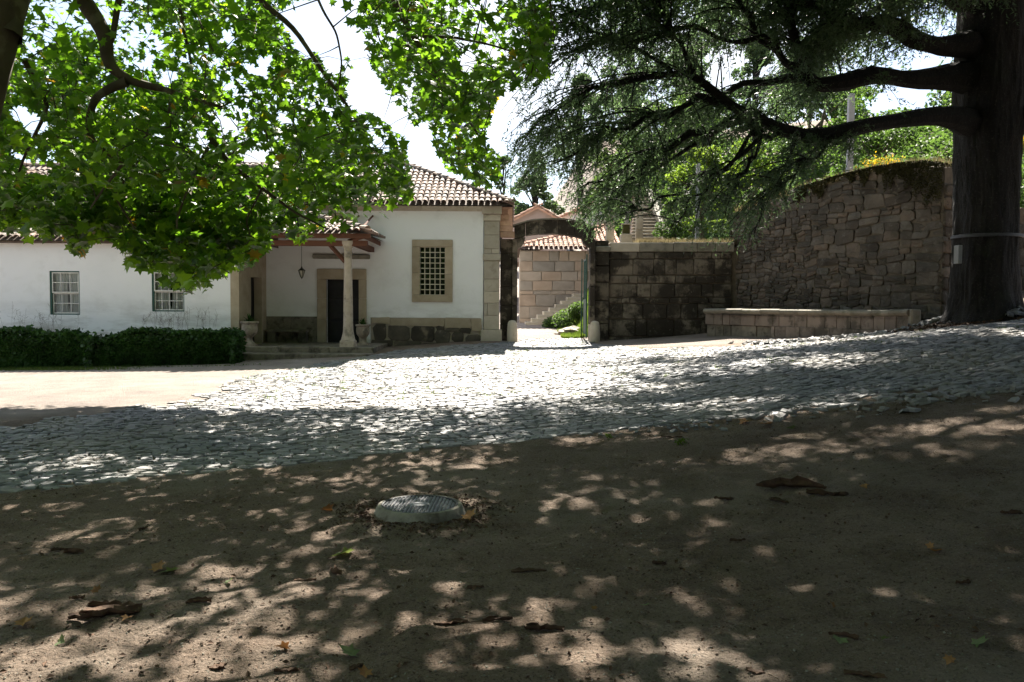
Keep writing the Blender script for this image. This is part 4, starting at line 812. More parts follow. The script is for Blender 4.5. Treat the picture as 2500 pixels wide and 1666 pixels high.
for k in range(0, 12):                                   # rounded coping
    t0, t1 = k/12, (k+1)/12; a = bpath(t0); b = bpath(t1); d = (b-a)/np.linalg.norm(b-a); n2 = np.array([d[1], -d[0]]); n2 = n2 if n2[1] < 0 else -n2; a = a + d*.004; b = b - d*.004; g = Geo().rand(); V = []
    dzr = random.uniform(-.012, .012)
    prof = [(.02,-.16),(.09,-.13),(.12,-.08),(.11,-.03),(.06,0),(-.3,.005),(-.34,-.04),(-.34,-.16)]
    for p, t in ((a, t0), (b, t1)):
        for (o_, h_) in prof: V.append((p[0]+n2[0]*o_, p[1]+n2[1]*o_, btop(t)+h_+dzr))
    n = len(prof); g.add(V, [(j, (j+1)%n, n+(j+1)%n, n+j) for j in range(n)] + [tuple(range(n)), tuple(range(2*n-1, n-1, -1))]); shade(g.build('coping_stone', 'coping', bs), 40)
e = bpath(1); g = Geo().rand(); g.bbox(e[0]-.02, e[0]+.22, e[1]-.12, e[1]+.35, .5, 1.54, .03); g.build('end_post', 'coping', bs)
g = Geo(); g.add([(*bpath(0), 1.30), (*bpath(.5), 1.30), (*bpath(1), 1.30), (11.0, 21.5, 1.30), (7.5, 27.9, 1.30)], [(0,1,2,3,4)]); g.build('water', 'water', bs)

# ================================================================== MANHOLE
mz = ZG(mh[0], mh[1])[0] - .015; mn = empty('manhole', (mh[0], mh[1], mz), 'round cast metal manhole cover in a raised concrete ring on the dirt', 'manhole')
g = Geo(); g.lathe([(.365,-.06),(.36,.0),(.325,.075),(.315,.092),(.298,.097),(.292,.097),(.290,.080),(.0,.080)], (mh[0], mh[1], mz), 56); shade(g.build('concrete_ring', 'concrete', mn), 30)
g = Geo(); g.lathe([(.0,.086),(.272,.086),(.274,.094),(.288,.096),(.289,.080)], (mh[0], mh[1], mz), 56); cov = shade(g.build('cover', 'castmetal', mn), 30)
g = Geo(); 
for a in range(-9, 10):
    for b in range(-10, 11):
        x_ = a*.032 + (b % 2)*.016; y_ = b*.0285; x_, y_ = x_*.883 - y_*.469, x_*.469 + y_*.883
        if x_*x_+y_*y_ < .262**2 and (x_/.085)**2 + (y_/.068)**2 > 1: g.rand(); c = np.array([mh[0]+x_, mh[1]+y_, mz+.086]); s_ = .0105; g.add([c+[-s_,-s_,0], c+[s_,-s_,0], c+[s_,s_,0], c+[-s_,s_,0], c+[-s_*.6,-s_*.6,.009], c+[s_*.6,-s_*.6,.009], c+[s_*.6,s_*.6,.009], c+[-s_*.6,s_*.6,.009]], [(0,1,5,4),(1,2,6,5),(2,3,7,6),(3,0,4,7),(4,5,6,7)])
g.build('studs', 'studmetal', cov)['kind'] = 'stuff'
g = Geo(); g.lathe([(.08,.086),(.076,.094),(.06,.097),(.0,.098)], (mh[0], mh[1], mz), 28, .8); shade(g.build('center_plate', 'studmetal', cov), 40)
# ================================================================== BEYOND THE GATE
YB = 37.0
ob = empty('stone_outbuilding', (2.4, 39, .8), 'warm ashlar outbuilding with orange tile roof seen through the arch', 'outbuilding')
bx0, bx1 = px(1268,YB), 4.7; zb0 = .5; zb1 = pz(612,YB,1300)
g = Geo(); g.box(bx0+.02, bx1, YB+.03, YB+6, zb0, zb1); g.build('wall_core', 'mortarp', ob)
random.seed(5); lv = [815, 778, 748, 719, 710, 686, 663, 638, 613]
for k, (v0, v1) in enumerate(zip(lv, lv[1:])):
    u = 1268
    while u < 1500:
        wd = random.choice([24,32,40,48,54]) if v0-v1 > 15 else random.choice([18,34,44]); u2 = min(u+wd, 1506); 
        if 1506-u2 < 12: u2 = 1506
        stone(ob, 'warm', oct_poly(px(u,YB)+.012, px(u2,YB)-.012, pz(v0,YB,u)+.012, pz(v1,YB,u)-.012, .02, .008), FRONT, (0,YB,0), -.08, .03, .015, .004, .008); u = u2
ez_ = zb1+.08; g = Geo(); ap = np.array([4.7, 41.0, 5.5]); c0 = np.array([bx0-.25, YB-.35, ez_])
g.add([tuple(c0-[0,0,.04]), (4.9,YB-.35,ez_-.04), (4.9,41,5.46)], [(0,1,2)]); g.add([tuple(c0-[0,0,.04]), (4.9,41,5.46), (bx0-.25,45,ez_-.04)], [(0,1,2)]); g.add([(4.9,YB-.35,ez_-.04),(4.9,41,5.46),(4.9,45,ez_)], [(0,1,2)]); orf = g.build('roof', 'under', ob)
so_ = np.array([0, 4.35, 5.5-ez_]); lo_ = np.linalg.norm(so_); wtot = 4.9-c0[0]
roof_plane(orf, c0, (1,0,0), so_/lo_, wtot, lo_, lambda a, b: a > b*wtot/lo_ + .05, m='tileo', pitch=.22, n_obj=170, seed=9)
ridge_tiles(orf, c0+[0,0,.05], (4.9, 41, 5.56), 'tileo')
# outside stair rising to the right in front of the outbuilding
st = empty('garden_stair', (2, 36.2, .7), 'worn stone steps rising to the right along the outbuilding wall', 'stair')
for k in range(9):
    x0_ = px(1282,36) + k*.26; block(x0_, 4.6, 35.55+.03*k, 36.95, .5, .84 + k*.155, 'pale', st, 'step', .02)
# boulder and bank greenery
def lump(name, c, s, m, lab, cat, seed):
    r = np.random.default_rng(seed); n = 20; m_ = 12; V = []
    for i_ in range(m_+1):
        ph = math.pi*i_/m_
        for j in range(n):
            th = 2*math.pi*j/n; d = np.array([math.sin(ph)*math.cos(th), math.sin(ph)*math.sin(th), math.cos(ph)]); f = 1 + .55*float(vnoise(d[0]*2+seed, d[1]*2+d[2]*1.7, 1.3)) + .25*float(vnoise(d[0]*2+seed, d[2]*2-d[1], 3.1)); V.append(np.array(c) + d*np.array(s)*f)
    g = Geo(); F = [(i_*n+j, i_*n+(j+1)%n, (i_+1)*n+(j+1)%n, (i_+1)*n+j) for i_ in range(m_) for j in range(n)]; g.add(V, F); o = g.build(name, m, None); return tag(o, lab, cat) if lab else o
lump('boulder', (px(1402,30.6), 30.6, T1(px(1402,30.6),30.6)+.02), (.62,.4,.24), 'rock', 'pale flat boulder in the grass bank beyond the gate', 'boulder', 3)
def tuft_field(name, pts, h, m, wd=.012, seed=1, parent=None):
    r = np.random.default_rng(seed); n = len(pts); d = r.normal(size=(n,3))*[.35,.35,.1] + [0,0,1]; d /= np.linalg.norm(d, axis=1)[:, None]; hh = h*(.5 + r.random(n)); s_ = np.cross(d, r.normal(size=(n,3))); s_ /= np.linalg.norm(s_, axis=1)[:, None]
    V = np.stack([pts - s_*wd, pts + s_*wd, pts + d*hh[:, None]], 1).reshape(-1, 3); F = np.arange(3*n).reshape(-1, 3)
    return tag(put(name, raw_mesh(name, V - wl(parent), F.ravel(), np.full(n, 3), M[m], r.random(n)), parent), kind='stuff')
r = np.random.default_rng(44); n = 26000; x_ = 1.7 + r.random(n)*2.1; y_ = 28.9 + r.random(n)*6.4; k = (x_ - 1.5)/2 + .5*vnoise(x_, y_, 1.5) > .25; tuft_field('bank_grass', np.c_[x_, y_, T(x_, y_)][k], .10, 'grass', .02, 2)
n = 9000; x_ = -14.5 + r.random(n)*8; y_ = 21.0 + r.random(n)*.9; k = (x_ < -9.5 - 2*r.random(n)) | ((y_ > 21.75) & (r.random(n) < .3)); tuft_field('yard_grass', np.c_[x_, y_, ZG(x_, y_)][k], .045, 'grass', .010, 3)
lump_ = [(px(1402,33.5), 33.5, .85), (px(1362,34.2), 34.2, .6), (px(1425,32.6), 32.6, .6)]
for k, (x_, y_, s_) in enumerate(lump_):
    n = 3600; d = r.normal(size=(n,3)); d /= np.linalg.norm(d, axis=1)[:, None]; c = np.array([x_, y_, T1(x_, y_)+.12]); bb = empty('bank_bush', c, ['rounded green bush on the bank beside the outbuilding steps','smaller low bush nearest the steps beyond the gate','green bush just behind the open iron gate leaf'][k], 'bush', 'bushes on the bank beyond the gate'); stuff('foliage', QUAD_V, QUAD_F, c + d*[s_*1.1,s_,s_*.65]*(.5+.5*r.random(n)[:, None]), rot_rand(n, .4, r), .09, 'bgleaf', bb)
# grass tufts in the joints of the cobbles
ck = rgc.random(N) < .016*(cen[:, 1] > 13); pp = []
for c in cen[ck]: pp += [c + rgc.normal(size=2)*.05 for _ in range(14)]
pp = np.array(pp); tuft_field('joint_grass', np.c_[pp, ZG(pp[:, 0], pp[:, 1])+.01], .05, 'grass', .006, 4)
n = 5000; x_ = 4.2 + r.random(n)*3.4; y_ = YA + .02 + r.random(n)*1.1; tuft_field('wall_top_weeds', np.c_[x_, y_, np.full(n, zt-.02)], .18, 'drygrass', .010, 5)
n = 2500; t_ = r.random(n)*LR; p_ = np.array([*A_, 0]) + du*t_[:, None] - nn*(r.random(n)*.5)[:, None]; p_[:, 2] = rtop(t_) ; tuft_field('rubble_top_weeds', p_, .22, 'drygrass', .010, 6)
for k, (u_, v_, lab) in enumerate([(1487,1075,'small bright green weed at the edge of the cobbles, nearer the manhole'), (1664,1088,'small green weed sprouting from dirt right of the bright weed')]):
    c = G(u_, v_); n = 36; pts = c + r.normal(size=(n,3))*[.03,.03,0]; o = stuff('weed_sprout', LEAF_V, LEAF_F, pts + np.c_[np.zeros((n,2)), r.random(n)*.07], rot_rand(n, .5, r), .035, 'limeleaf', None, None); tag(o, lab, 'weed', 'small weeds beside the cobbles')

# far roofs and houses
ph_ = empty('pink_gabled_house', (0, 50, .5), 'pink plastered gable end behind the arch with thin tile verge', 'house'); Yp = 50
cpt = [(1225,552),(1311,507),(1382,548),(1382,640),(1225,640)]; V = [(px(u,Yp), Yp, pz(v,Yp,u)) for u, v in cpt]; V += [(a, b+7, c) for a, b, c in V]
g = Geo(); g.add(V, [(0,1,2,3,4),(5,6,7,8,9),(0,4,9,5),(2,3,8,7)]); g.build('wall', 'pink', ph_)
for a, b in ((0,1),(1,2)):
    p0_, p1_ = np.array(V[a]), np.array(V[b]); q = Geo(); q.add([p0_+[0,-.25,.03], p1_+[0,-.25,.03], p1_+[0,7,.03], p0_+[0,7,.03], p0_+[0,-.25,-.1], p1_+[0,-.25,-.1]], [(0,1,2,3),(0,1,5,4)]); q.build('roof', 'tileo', ph_)
    ridge_tiles(ph_, (p0_ if a == 0 else p1_)+[0,-.2,.02], (p1_ if a == 0 else p0_)+[0,-.2,.02], 'tileo', 'verge_tile', 1.5)
wh = empty('white_hill_house', (4.5, 56, 2), 'white house with a rising tiled verge seen under the cedar branches', 'house'); Yh = 56
cpt = [(1355,537),(1463,491),(1500,512),(1500,640),(1355,640)]; V = [(px(u,Yh), Yh, pz(v,Yh,u)) for u, v in cpt]; V += [(a, b+6, c) for a, b, c in V]
g = Geo(); g.add(V, [(0,1,2,3,4),(5,6,7,8,9),(0,4,9,5),(2,3,8,7)]); g.build('wall', 'plaster', wh)
for a, b in ((0,1),(2,1)): ridge_tiles(wh, np.array(V[a])+[0,-.15,.0], np.array(V[b])+[0,-.15,.0], 'tileo', 'verge_tile', 2.2)
q = Geo(); q.add([np.array(V[k])+[0,0,.03] for k in (0,1,6,5)], [(0,1,2,3)]); q.add([np.array(V[k])+[0,0,.03] for k in (1,2,7,6)], [(0,1,2,3)]); q.build('roof', 'tileo', wh)
lh = empty('low_brown_roof_house', (4.6, 47, 2), 'low brown-roofed shed between outbuilding and white house', 'shed'); Yl = 47
cpt = [(1432,552),(1480,533),(1496,540),(1496,640),(1432,640)]; V = [(px(u,Yl), Yl, pz(v,Yl,u)) for u, v in cpt]; V += [(a, b+4, c) for a, b, c in V]; g = Geo(); g.add(V, [(0,1,2,3,4),(5,6,7,8,9),(0,4,9,5),(2,3,8,7),(0,1,6,5),(1,2,7,6)]); g.build('wall', 'pink', lh)
# posts, cross, hillside stair
def post(u, v0, v1, Y, w_, m, name, lab, cat, cap=True, group=None):
    x_ = px(u, Y); z1_ = pz(v0, Y, u); z0_ = min(T1(x_, Y) - .2, pz(v1, Y, u)); hw = w_/2/FPX*Y; p = empty(name, (x_, Y, z0_), lab, cat, group); zm = z0_; hs_ = max(.5, (z1_-z0_)/4); k = 0
    while zm < z1_ - .05:
        zn = min(zm+hs_, z1_); block(x_-hw, x_+hw, Y-hw, Y+hw, zm, zn, m, p, 'post_block', .02); zm = zn
    if cap: block(x_-hw*1.25, x_+hw*1.25, Y-hw*1.25, Y+hw*1.25, z1_, z1_+.09, m, p, 'cap', .03)
    return p
post(1487, 488, 590, 30.5, 20, 'pale', 'stone_pier', 'tall weathered stone pier behind the wall beside the tile roof', 'pier'); post(1558, 500, 590, 30.0, 17, 'pale', 'stone_pier', 'square stone pier behind the wall at the left of the hillside stairs', 'pier'); post(1621, 512, 590, 32.5, 14, 'pale', 'stone_pier', 'leaning pale slab post at the right of the hillside stairs', 'pier', False)
fy = 29.6; fx = px(1526, fy); f0 = empty('stone_pedestal', (fx, fy, 3.5), 'small mossy stone pedestal on pale blocks behind the wall coping', 'pedestal'); block(fx-.2, fx+.2, fy-.2, fy+.2, 3.5, pz(572,fy,1526), 'pale', f0, 'lower_block'); block(fx-.13, fx+.13, fy-.13, fy+.13, pz(572,fy,1526), pz(550,fy,1526), 'moss', f0, 'upper_block'); block(fx-.2, fx+.2, fy-.16, fy+.16, pz(550,fy,1526), pz(547,fy,1526), 'pale', f0, 'cap')
cyr = 44; cxr = px(1528, cyr); cr_ = empty('stone_cross', (cxr, cyr, T1(cxr, cyr)), 'stone wayside cross on a tall shaft seen through the cedar', 'cross'); zt2 = pz(409,cyr,1528); g = Geo(); g.bbox(cxr-.11, cxr+.11, cyr-.1, cyr+.1, T1(cxr,cyr)-.2, zt2, .03); g.build('shaft', 'coping', cr_); g = Geo(); zc_ = pz(423,cyr,1528); g.bbox(cxr-.31, cxr+.31, cyr-.095, cyr+.095, zc_-.09, zc_+.09, .03); g.build('arms', 'coping', cr_); g = Geo(); g.bbox(cxr-.45, cxr+.45, cyr-.45, cyr+.45, T1(cxr,cyr)-.3, T1(cxr,cyr)+.5, .04); g.build('base', 'coping', cr_)
hs2 = empty('hillside_stairs', (px(1580,38), 38, 4), 'grey stone stairs climbing the hillside behind the wall', 'stair')
y_ = 36.0; z_ = pz(588,36,1590)
for k in range(15):
    xc0, xc1 = px(1540+k*.6, y_), px(1618-k*.5, y_); block(xc0, xc1, y_+.03, y_+1.0, z_-.6, z_+.115, 'step', hs2, 'riser', .015); block(xc0, xc1, y_, y_+.45, z_+.12, z_+.17, 'pale', hs2, 'tread', .012); y_ += .34; z_ += .17  # shade on risers and sun on treads put into the stone tones
for u0, u1 in ((1618,1634),):
    V = []; g = Geo().rand(); 
    for yy_, zz_ in ((35.8, 4.7), (41.0, 7.3)): V += [(px(u0,36), yy_, zz_-2), (px(u1,36), yy_, zz_-2), (px(u1,36), yy_, zz_), (px(u0,36), yy_, zz_)]
    g.add(V, [(0,1,2,3),(4,5,6,7),(3,2,6,7),(0,3,7,4),(1,2,6,5)]); g.build('side_wall', 'coping', hs2)
for u_, v0, v1, Y_, w_, lab in ((2066,300,440,29.0,14,'grey concrete pole standing above the rubble wall'), (1699,470,600,31.0,9,'thin grey concrete pole half hidden by lime green foliage')):
    x_ = px(u_, Y_); hw = w_/2/FPX*Y_; g = Geo(); g.bbox(x_-hw, x_+hw, Y_-hw, Y_+hw, T1(x_,Y_)-.3, pz(v0-70,Y_,u_), .02); tag(g.build('concrete_pole', 'pole', None), lab, 'pole', 'concrete poles on the terrace')

# ================================================================== BACKGROUND TREES
def tree(name, x, y, h, rad_, m, lab, seed, n=5200, ls=.22, cr0=.25, trunk_r=None, bark='pbark', clumps=26, cone=0.0, group='trees on the hillside'):
    r = np.random.default_rng(seed); z0_ = T1(x, y); tr_ = empty(name, (x, y, z0_), lab, 'tree', group); tr = trunk_r or .03*h; g = Geo()
    top = np.array([x + r.normal()*.3, y, z0_+h*.92]); g.tube([(x,y,z0_-.3), (x+r.normal()*.1,y,z0_+h*.4), top], [tr, tr*.7, tr*.15], 7); 
    cc = []; 
    for _ in range(clumps):
        t = cr0 + (1-cr0)*r.random(); a = r.random()*6.28; prof = math.sqrt(max(.05, math.sin(math.pi*min(1,(t-cr0)/(1-cr0)*.85+.12)))) if not cone else (1-t)/(1-cr0)*1.1+.08
        d = rad_*prof*math.sqrt(r.random())*.95; c = np.array([x+d*math.cos(a), y+d*math.sin(a), z0_+h*t]); cc.append(c); b0_ = np.array([x, y, z0_ + h*max(cr0*.7, t-.22)]); g.tube([b0_, (b0_+c)/2+[0,0,.1*h*.1], c], [tr*.35, tr*.2, tr*.06], 5)
    g.build('trunk', bark, tr_)
    cc = np.array(cc); k = r.integers(0, len(cc), n); rr_ = rad_*(.30 if not cone else .24); d = r.normal(size=(n,3)); d /= np.linalg.norm(d, axis=1)[:, None]; pos = cc[k] + d*(rr_*(.35+.65*r.random(n)**.4))[:, None]*[1,1,.62]
    stuff('crown', QUAD_V, QUAD_F, pos, rot_rand(n, .3, r), ls*(.6+.8*r.random(n)), m, tr_)
K = [('pine_tree', 2.0, 74, 9.5, 2.6, 'pineleaf', 'far pine tree peeking above the pink gable, left', 5200,.30,1), ('pine_tree', 6.2, 76, 11, 3.0, 'pineleaf', 'far pine tree behind the white hill house', 5200,.30,1),
 ('pine_tree', 9.8, 70, 11, 3.2, 'pineleaf', 'dark pine standing behind the stone cross', 5200,.30,1), ('pine_tree', -1.0, 82, 9, 2.6, 'pineleaf', 'small far pine just right of the tiled roof corner', 4000,.30,1),
 ('broadleaf_tree', 7.3, 50, 7.5, 2.6, 'bgleaf', 'mid green tree behind the hillside stairs', 6500,.24,0), ('broadleaf_tree', 10.2, 44, 7, 2.6, 'bgleaf', 'leafy tree right of the hillside stairs', 6500,.22,0),
 ('lime_tree', 7.4, 32.6, 3.9, 1.35, 'limeleaf', 'bright lime green young tree behind the ashlar wall', 6500,.13,0), ('lime_tree', 9.4, 33.5, 4.6, 1.5, 'limeleaf', 'bright yellow-green tree above the rubble wall under the cedar limb', 6500,.14,0),
 ('broadleaf_tree', 13.5, 38, 7.0, 2.8, 'bgleaf', 'green tree on the slope behind the concrete pole', 6500,.2,0), ('broadleaf_tree', 12.9, 30.0, 4.4, 1.9, 'bgleaf', 'feathery green shrub tree on the wall left of the cedar trunk', 6500,.14,0),
 ('broadleaf_tree', 17.6, 31, 5.2, 2.4, 'bgleaf', 'green shrub tree on the wall right of the cedar trunk', 6500,.17,0), ('broadleaf_tree', 17, 44, 8, 3.2, 'bgleaf', 'larger green tree high on the slope behind the cedar trunk', 6500,.24,0),
 ('broadleaf_tree', 24, 42, 8, 3.4, 'pineleaf', 'dark green tree at the far right edge of the slope', 5200,.26,0), ('pine_tree', 13, 60, 9, 3.2, 'pineleaf', 'blue-green pine on the hill crest behind the lime trees', 5200,.3,1), ('pine_tree', 18.5, 64, 9, 3.4, 'pineleaf', 'pine on the hill crest right of the concrete pole', 5200,.3,1),
 ('olive_shrub', 5.9, 30.2, 1.9, .8, 'bgleaf', 'dry leafy shrub behind the middle of the ashlar wall', 4200,.09,0), ('olive_shrub', 8.0, 30.4, 2.0, .95, 'bgleaf', 'leafy shrub on the terrace beside the rubble wall', 4200,.09,0)]
for k, (nm, x_, y_, h_, r_, m_, lab, n_, ls_, cone) in enumerate(K): tree(nm, x_, y_, h_, r_, m_, lab, 100+k, n_, ls_, .3 if cone else .18, cone=cone, bark='bark' if cone else 'pbark')
n = 60000; y_ = 29 + 45*r.random(n)**1.6; x_ = 4 + (r.random(n)*.75)*y_; k = inpoly(x_, y_, Q) & (x_ > 5.5) & ~((x_/y_ > .135) & (x_/y_ < .2) & (y_ < 42)); x_, y_ = x_[k], y_[k]; n = len(x_); stuff('hillside_undergrowth', QUAD_V, QUAD_F, np.c_[x_, y_, T(x_, y_) + .5*np.clip(vnoise(x_, y_, .7)+.35, 0, 1)*r.random(n)*np.clip((y_-28)/6, .3, 2)], rot_rand(n, .2, r), .10 + .006*y_, 'bgleaf')
# yellow broom, moss curtain and ivy on the wall top
for k, (u_, v_, w_, lab) in enumerate([(2155,405,.42,'yellow flowering broom on the moss of the rubble wall top'), (2495,350,.5,'yellow flowering broom at the right of the cedar trunk')]):
    Y_ = 24.2 + 2.2*k; c = P(u_, v_, Y_); bm = empty('yellow_broom', c - [0,0,.3], lab, 'shrub', 'yellow brooms on the wall'); n = 900; p_ = c + r.normal(size=(n,3))*[w_*.55, .25, .11]; stuff('flowers', QUAD_V, QUAD_F, p_, rot_rand(n, .2, r), .07, 'yellow', bm)
    n = 1600; p_ = c - [0,0,.12] + r.normal(size=(n,3))*[w_*.7, .3, .14]; stuff('foliage', QUAD_V, QUAD_F, p_, rot_rand(n, .2, r), .07, 'bgleaf', bm)
n = 15000; t_ = LR*(.36 + .64*r.random(n)); dpt = r.random(n)**1.3*np.clip(.50 + .8*vnoise(t_, 0*t_, 1.1) + .7*vnoise(t_, 0*t_, 4) + .6*vnoise(t_, 0*t_, 11), .03, 1.6)*(.4+.6*smooth((t_/LR-.36)/.25))
p_ = np.array([*A_, 0]) + du*t_[:, None] + nn*(.04 + .07*r.random(n))[:, None]; p_[:, 2] = rtop(t_) + .10 - dpt; tp = r.random(n) < .35; p_[tp] -= nn*(r.random(tp.sum())*.7)[:, None]; p_[tp, 2] = rtop(t_[tp]) + .08*r.random(tp.sum())
tag(stuff('wall_moss', QUAD_V, QUAD_F, p_, rot_rand(n, .1, r), .055, 'moss', rw), kind='stuff')
# ================================================================== CEDAR
TX, TY = px(2412, 17, 600), 17.0; tz = T1(TX, TY)
cd = empty('cedar_tree', (TX, TY, tz), 'huge dark cedar with horizontal limbs and drooping needle sprays, grey band round trunk', 'tree')
g = Geo(); r = np.random.default_rng(55); n = 150; NR = 170; zs_ = np.array([-.3,0,.25,.6,1.2,2.2,3.4,4.6,6,8,11,14,17]); rr_ = np.array([.95,.80,.68,.62,.59,.575,.585,.62,.60,.46,.34,.22,.06]); V = []; th = np.arange(n)*2*math.pi/n
for a, b in zip(np.interp(np.linspace(0,1,NR)**1.3, np.linspace(0,1,13), zs_), np.interp(np.linspace(0,1,NR)**1.3, np.linspace(0,1,13), rr_)):
    rid = 1 - 2.4*np.abs(vnoise(th*6.2 + .5*math.sin(a*2), a*1.6 + 0*th, 1.0)); f = 1 + .05*np.sin(th*3+a*.3) + .035*np.sin(th*7+a*.6) + .075*rid*(.6+.8*vnoise(th*2, 0*th+a*4, 1)) + .03*vnoise(th*14, 0*th+a*7, 1.0)
    V += [(TX - .05*a*.3 + b*f[j]*math.cos(t), TY + b*f[j]*math.sin(t), tz + a) for j, t in enumerate(th)]
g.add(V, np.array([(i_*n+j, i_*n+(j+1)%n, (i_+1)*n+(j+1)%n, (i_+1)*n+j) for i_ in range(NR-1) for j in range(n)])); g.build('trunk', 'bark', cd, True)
limbs = []                    # (points, radii) in place
def limb(pts, r0, r1, n_=26):
    """pts: (u, v, Y)"""
    p = np.array([P(*q) for q in pts]); t = np.linspace(0, 1, len(p)); s = np.linspace(0, 1, n_); pp = np.stack([np.interp(s, t, p[:, k]) for k in range(3)], 1)
    for _ in range(2): pp[1:-1] = (pp[:-2] + 2*pp[1:-1] + pp[2:])/4
    if r0 > .04: pp[2:-1] += (np.stack([vnoise(s*9 + pts[0][1]*.013, s*0 + q, 1.0) for q in (3, 17, 31)], 1)*[.10,.2,.26])[2:-1]
    rr = (r0 + (r1-r0)*s**.8)*(1 + .30*vnoise(s*14 + pts[0][0]*.01, s*0+5, 1.0)); rr = rr*(.93 + .6*np.exp(-(s/.085)**2)*(pts[0][0] > 2380)); limbs.append((pp, rr)); return pp, rr
limb([(2400,300,17),(2300,300,16.4),(2150,300,15.8),(2000,330,15.3),(1850,318,15),(1780,255,14.8),(1700,195,14.6),(1640,172,14.4),(1520,195,14.2),(1400,240,14)], .21, .03)
limb([(1860,310,15),(1780,300,15.2),(1700,330,15.4),(1600,370,15.5),(1500,420,15.6),(1420,465,15.6)], .13, .02)
limb([(1760,245,14.8),(1690,255,14.6),(1600,285,14.5),(1480,330,14.4),(1350,400,14.3)], .09, .015)
limb([(2400,190,17),(2250,195,16.5),(2120,200,16),(2000,215,15.6),(1960,170,15.4),(1935,110,15.3),(1928,40,15.2),(1925,-60,15.1)], .24, .06)
limb([(1965,180,15.5),(1900,150,15.2),(1850,90,15),(1800,10,14.9),(1760,-60,14.8)], .10, .03); limb([(1960,190,15.5),(1880,200,15.8),(1780,230,16),(1700,262,16.2),(1560,300,16.4),(1400,350,16.5),(1290,400,16.6)], .10, .012)
limb([(1950,175,15.5),(1990,130,15.8),(2020,60,16),(2050,-20,16.1)], .06, .03)
limb([(2400,120,17),(2300,120,16.4),(2200,90,16),(2120,60,15.7),(2020,45,15.4),(1930,0,15.2),(1850,-60,15)], .24, .08); limb([(2400,40,17),(2300,-10,16),(2200,-60,15.4)], .2, .1)
limb([(1900,100,15),(1800,110,14.8),(1700,80,14.6),(1560,90,14.5),(1440,110,14.4),(1360,150,14.3)], .06, .012); limb([(1700,195,14.6),(1650,110,14.4),(1620,40,14.3),(1580,-40,14.2)], .05, .02); limb([(1640,172,14.4),(1560,120,14.2),(1480,90,14),(1400,60,13.9)], .04, .01)
limb([(1850,-60,15),(1750,-20,14.7),(1600,10,14.4),(1460,15,14.2),(1370,40,14.1)], .07, .01); limb([(2050,-90,15),(1800,-120,14.5),(1550,-90,14),(1380,-40,13.8)], .1, .01)
limb([(2440,160,17),(2520,165,17.2),(2700,150,17.6),(2950,120,18)], .2, .06); limb([(2440,290,17),(2520,285,16.8),(2700,290,16.6),(2950,320,16.4)], .26, .06); limb([(1400,240,14),(1330,290,14),(1260,350,14)], .025, .008); limb([(1560,300,15.5),(1470,300,15.3),(1380,310,15.2),(1290,330,15.1)], .035, .008)
limb([(1860,320,15),(1840,380,15.2),(1800,440,15.4),(1770,500,15.5)], .05, .012); limb([(2150,300,15.8),(2050,340,15.4),(1960,400,15.2),(1900,460,15)], .05, .012)
limb([(1850,320,15),(1770,410,15.2),(1680,500,15.3),(1640,560,15.3)], .05, .012); limb([(1950,325,15.2),(1910,410,15.4),(1860,500,15.5),(1840,580,15.5)], .05, .012); limb([(1600,370,15.5),(1530,460,15.4),(1460,540,15.3)], .04, .01); limb([(1900,325,15),(1740,420,14.7),(1600,500,14.6),(1540,520,14.6)], .05, .01); limb([(1700,350,15.4),(1560,440,15.8),(1440,490,15.9)], .04, .01)
nvis = len(limbs)
# limbs above and beyond the frame
for k in range(58):
    a = k*2.399 + .4; z_ = tz + 6.2 + k*.2; Ln = (9.4 - k*.08)*(.85+.3*r.random()); d = np.array([math.cos(a), math.sin(a)*.9, 0]); s = np.linspace(0, 1, 14)[:, None]
    if d[1] > .3 and z_ < tz+7.2: continue
    if d[0] < -.75: Ln *= .9
    if d[1] > .2: Ln *= 1.15
    pp = np.array([TX, TY, z_]) + d*Ln*s + np.array([0,0,1])*(.9*s - 1.5*s**2)*1.2; limbs.append((pp, np.linspace(.14, .015, 14)))
for k in range(7):
    a = rad(100 + 75*((k*.618) % 1)); z_ = tz + 7.6 + k*.7; Ln = 8.0 + 2.2*r.random(); d = np.array([math.cos(a), math.sin(a), 0]); s = np.linspace(0, 1, 14)[:, None]
    pp = np.array([TX, TY, z_]) + d*Ln*s + np.array([0,0,1])*(.9*s - 1.5*s**2)*1.2; limbs.append((pp, np.linspace(.13, .015, 14)))
g = Geo()
for pp, rr in limbs: g.rand(); g.tube(pp, rr, 8)
subs = []; ENV = env = [(1190,330),(1215,430),(1260,500),(1340,500),(1400,560),(1440,600),(1480,560),(1530,530),(1580,500),(1650,590),(1720,600),(1800,640),(1870,600),(1900,520),(1960,500),(2040,430),(2120,395),(2200,370),(2300,330),(2345,300)]
eu = np.array([p[0] for p in env]); ev = np.array([p[1] for p in env])
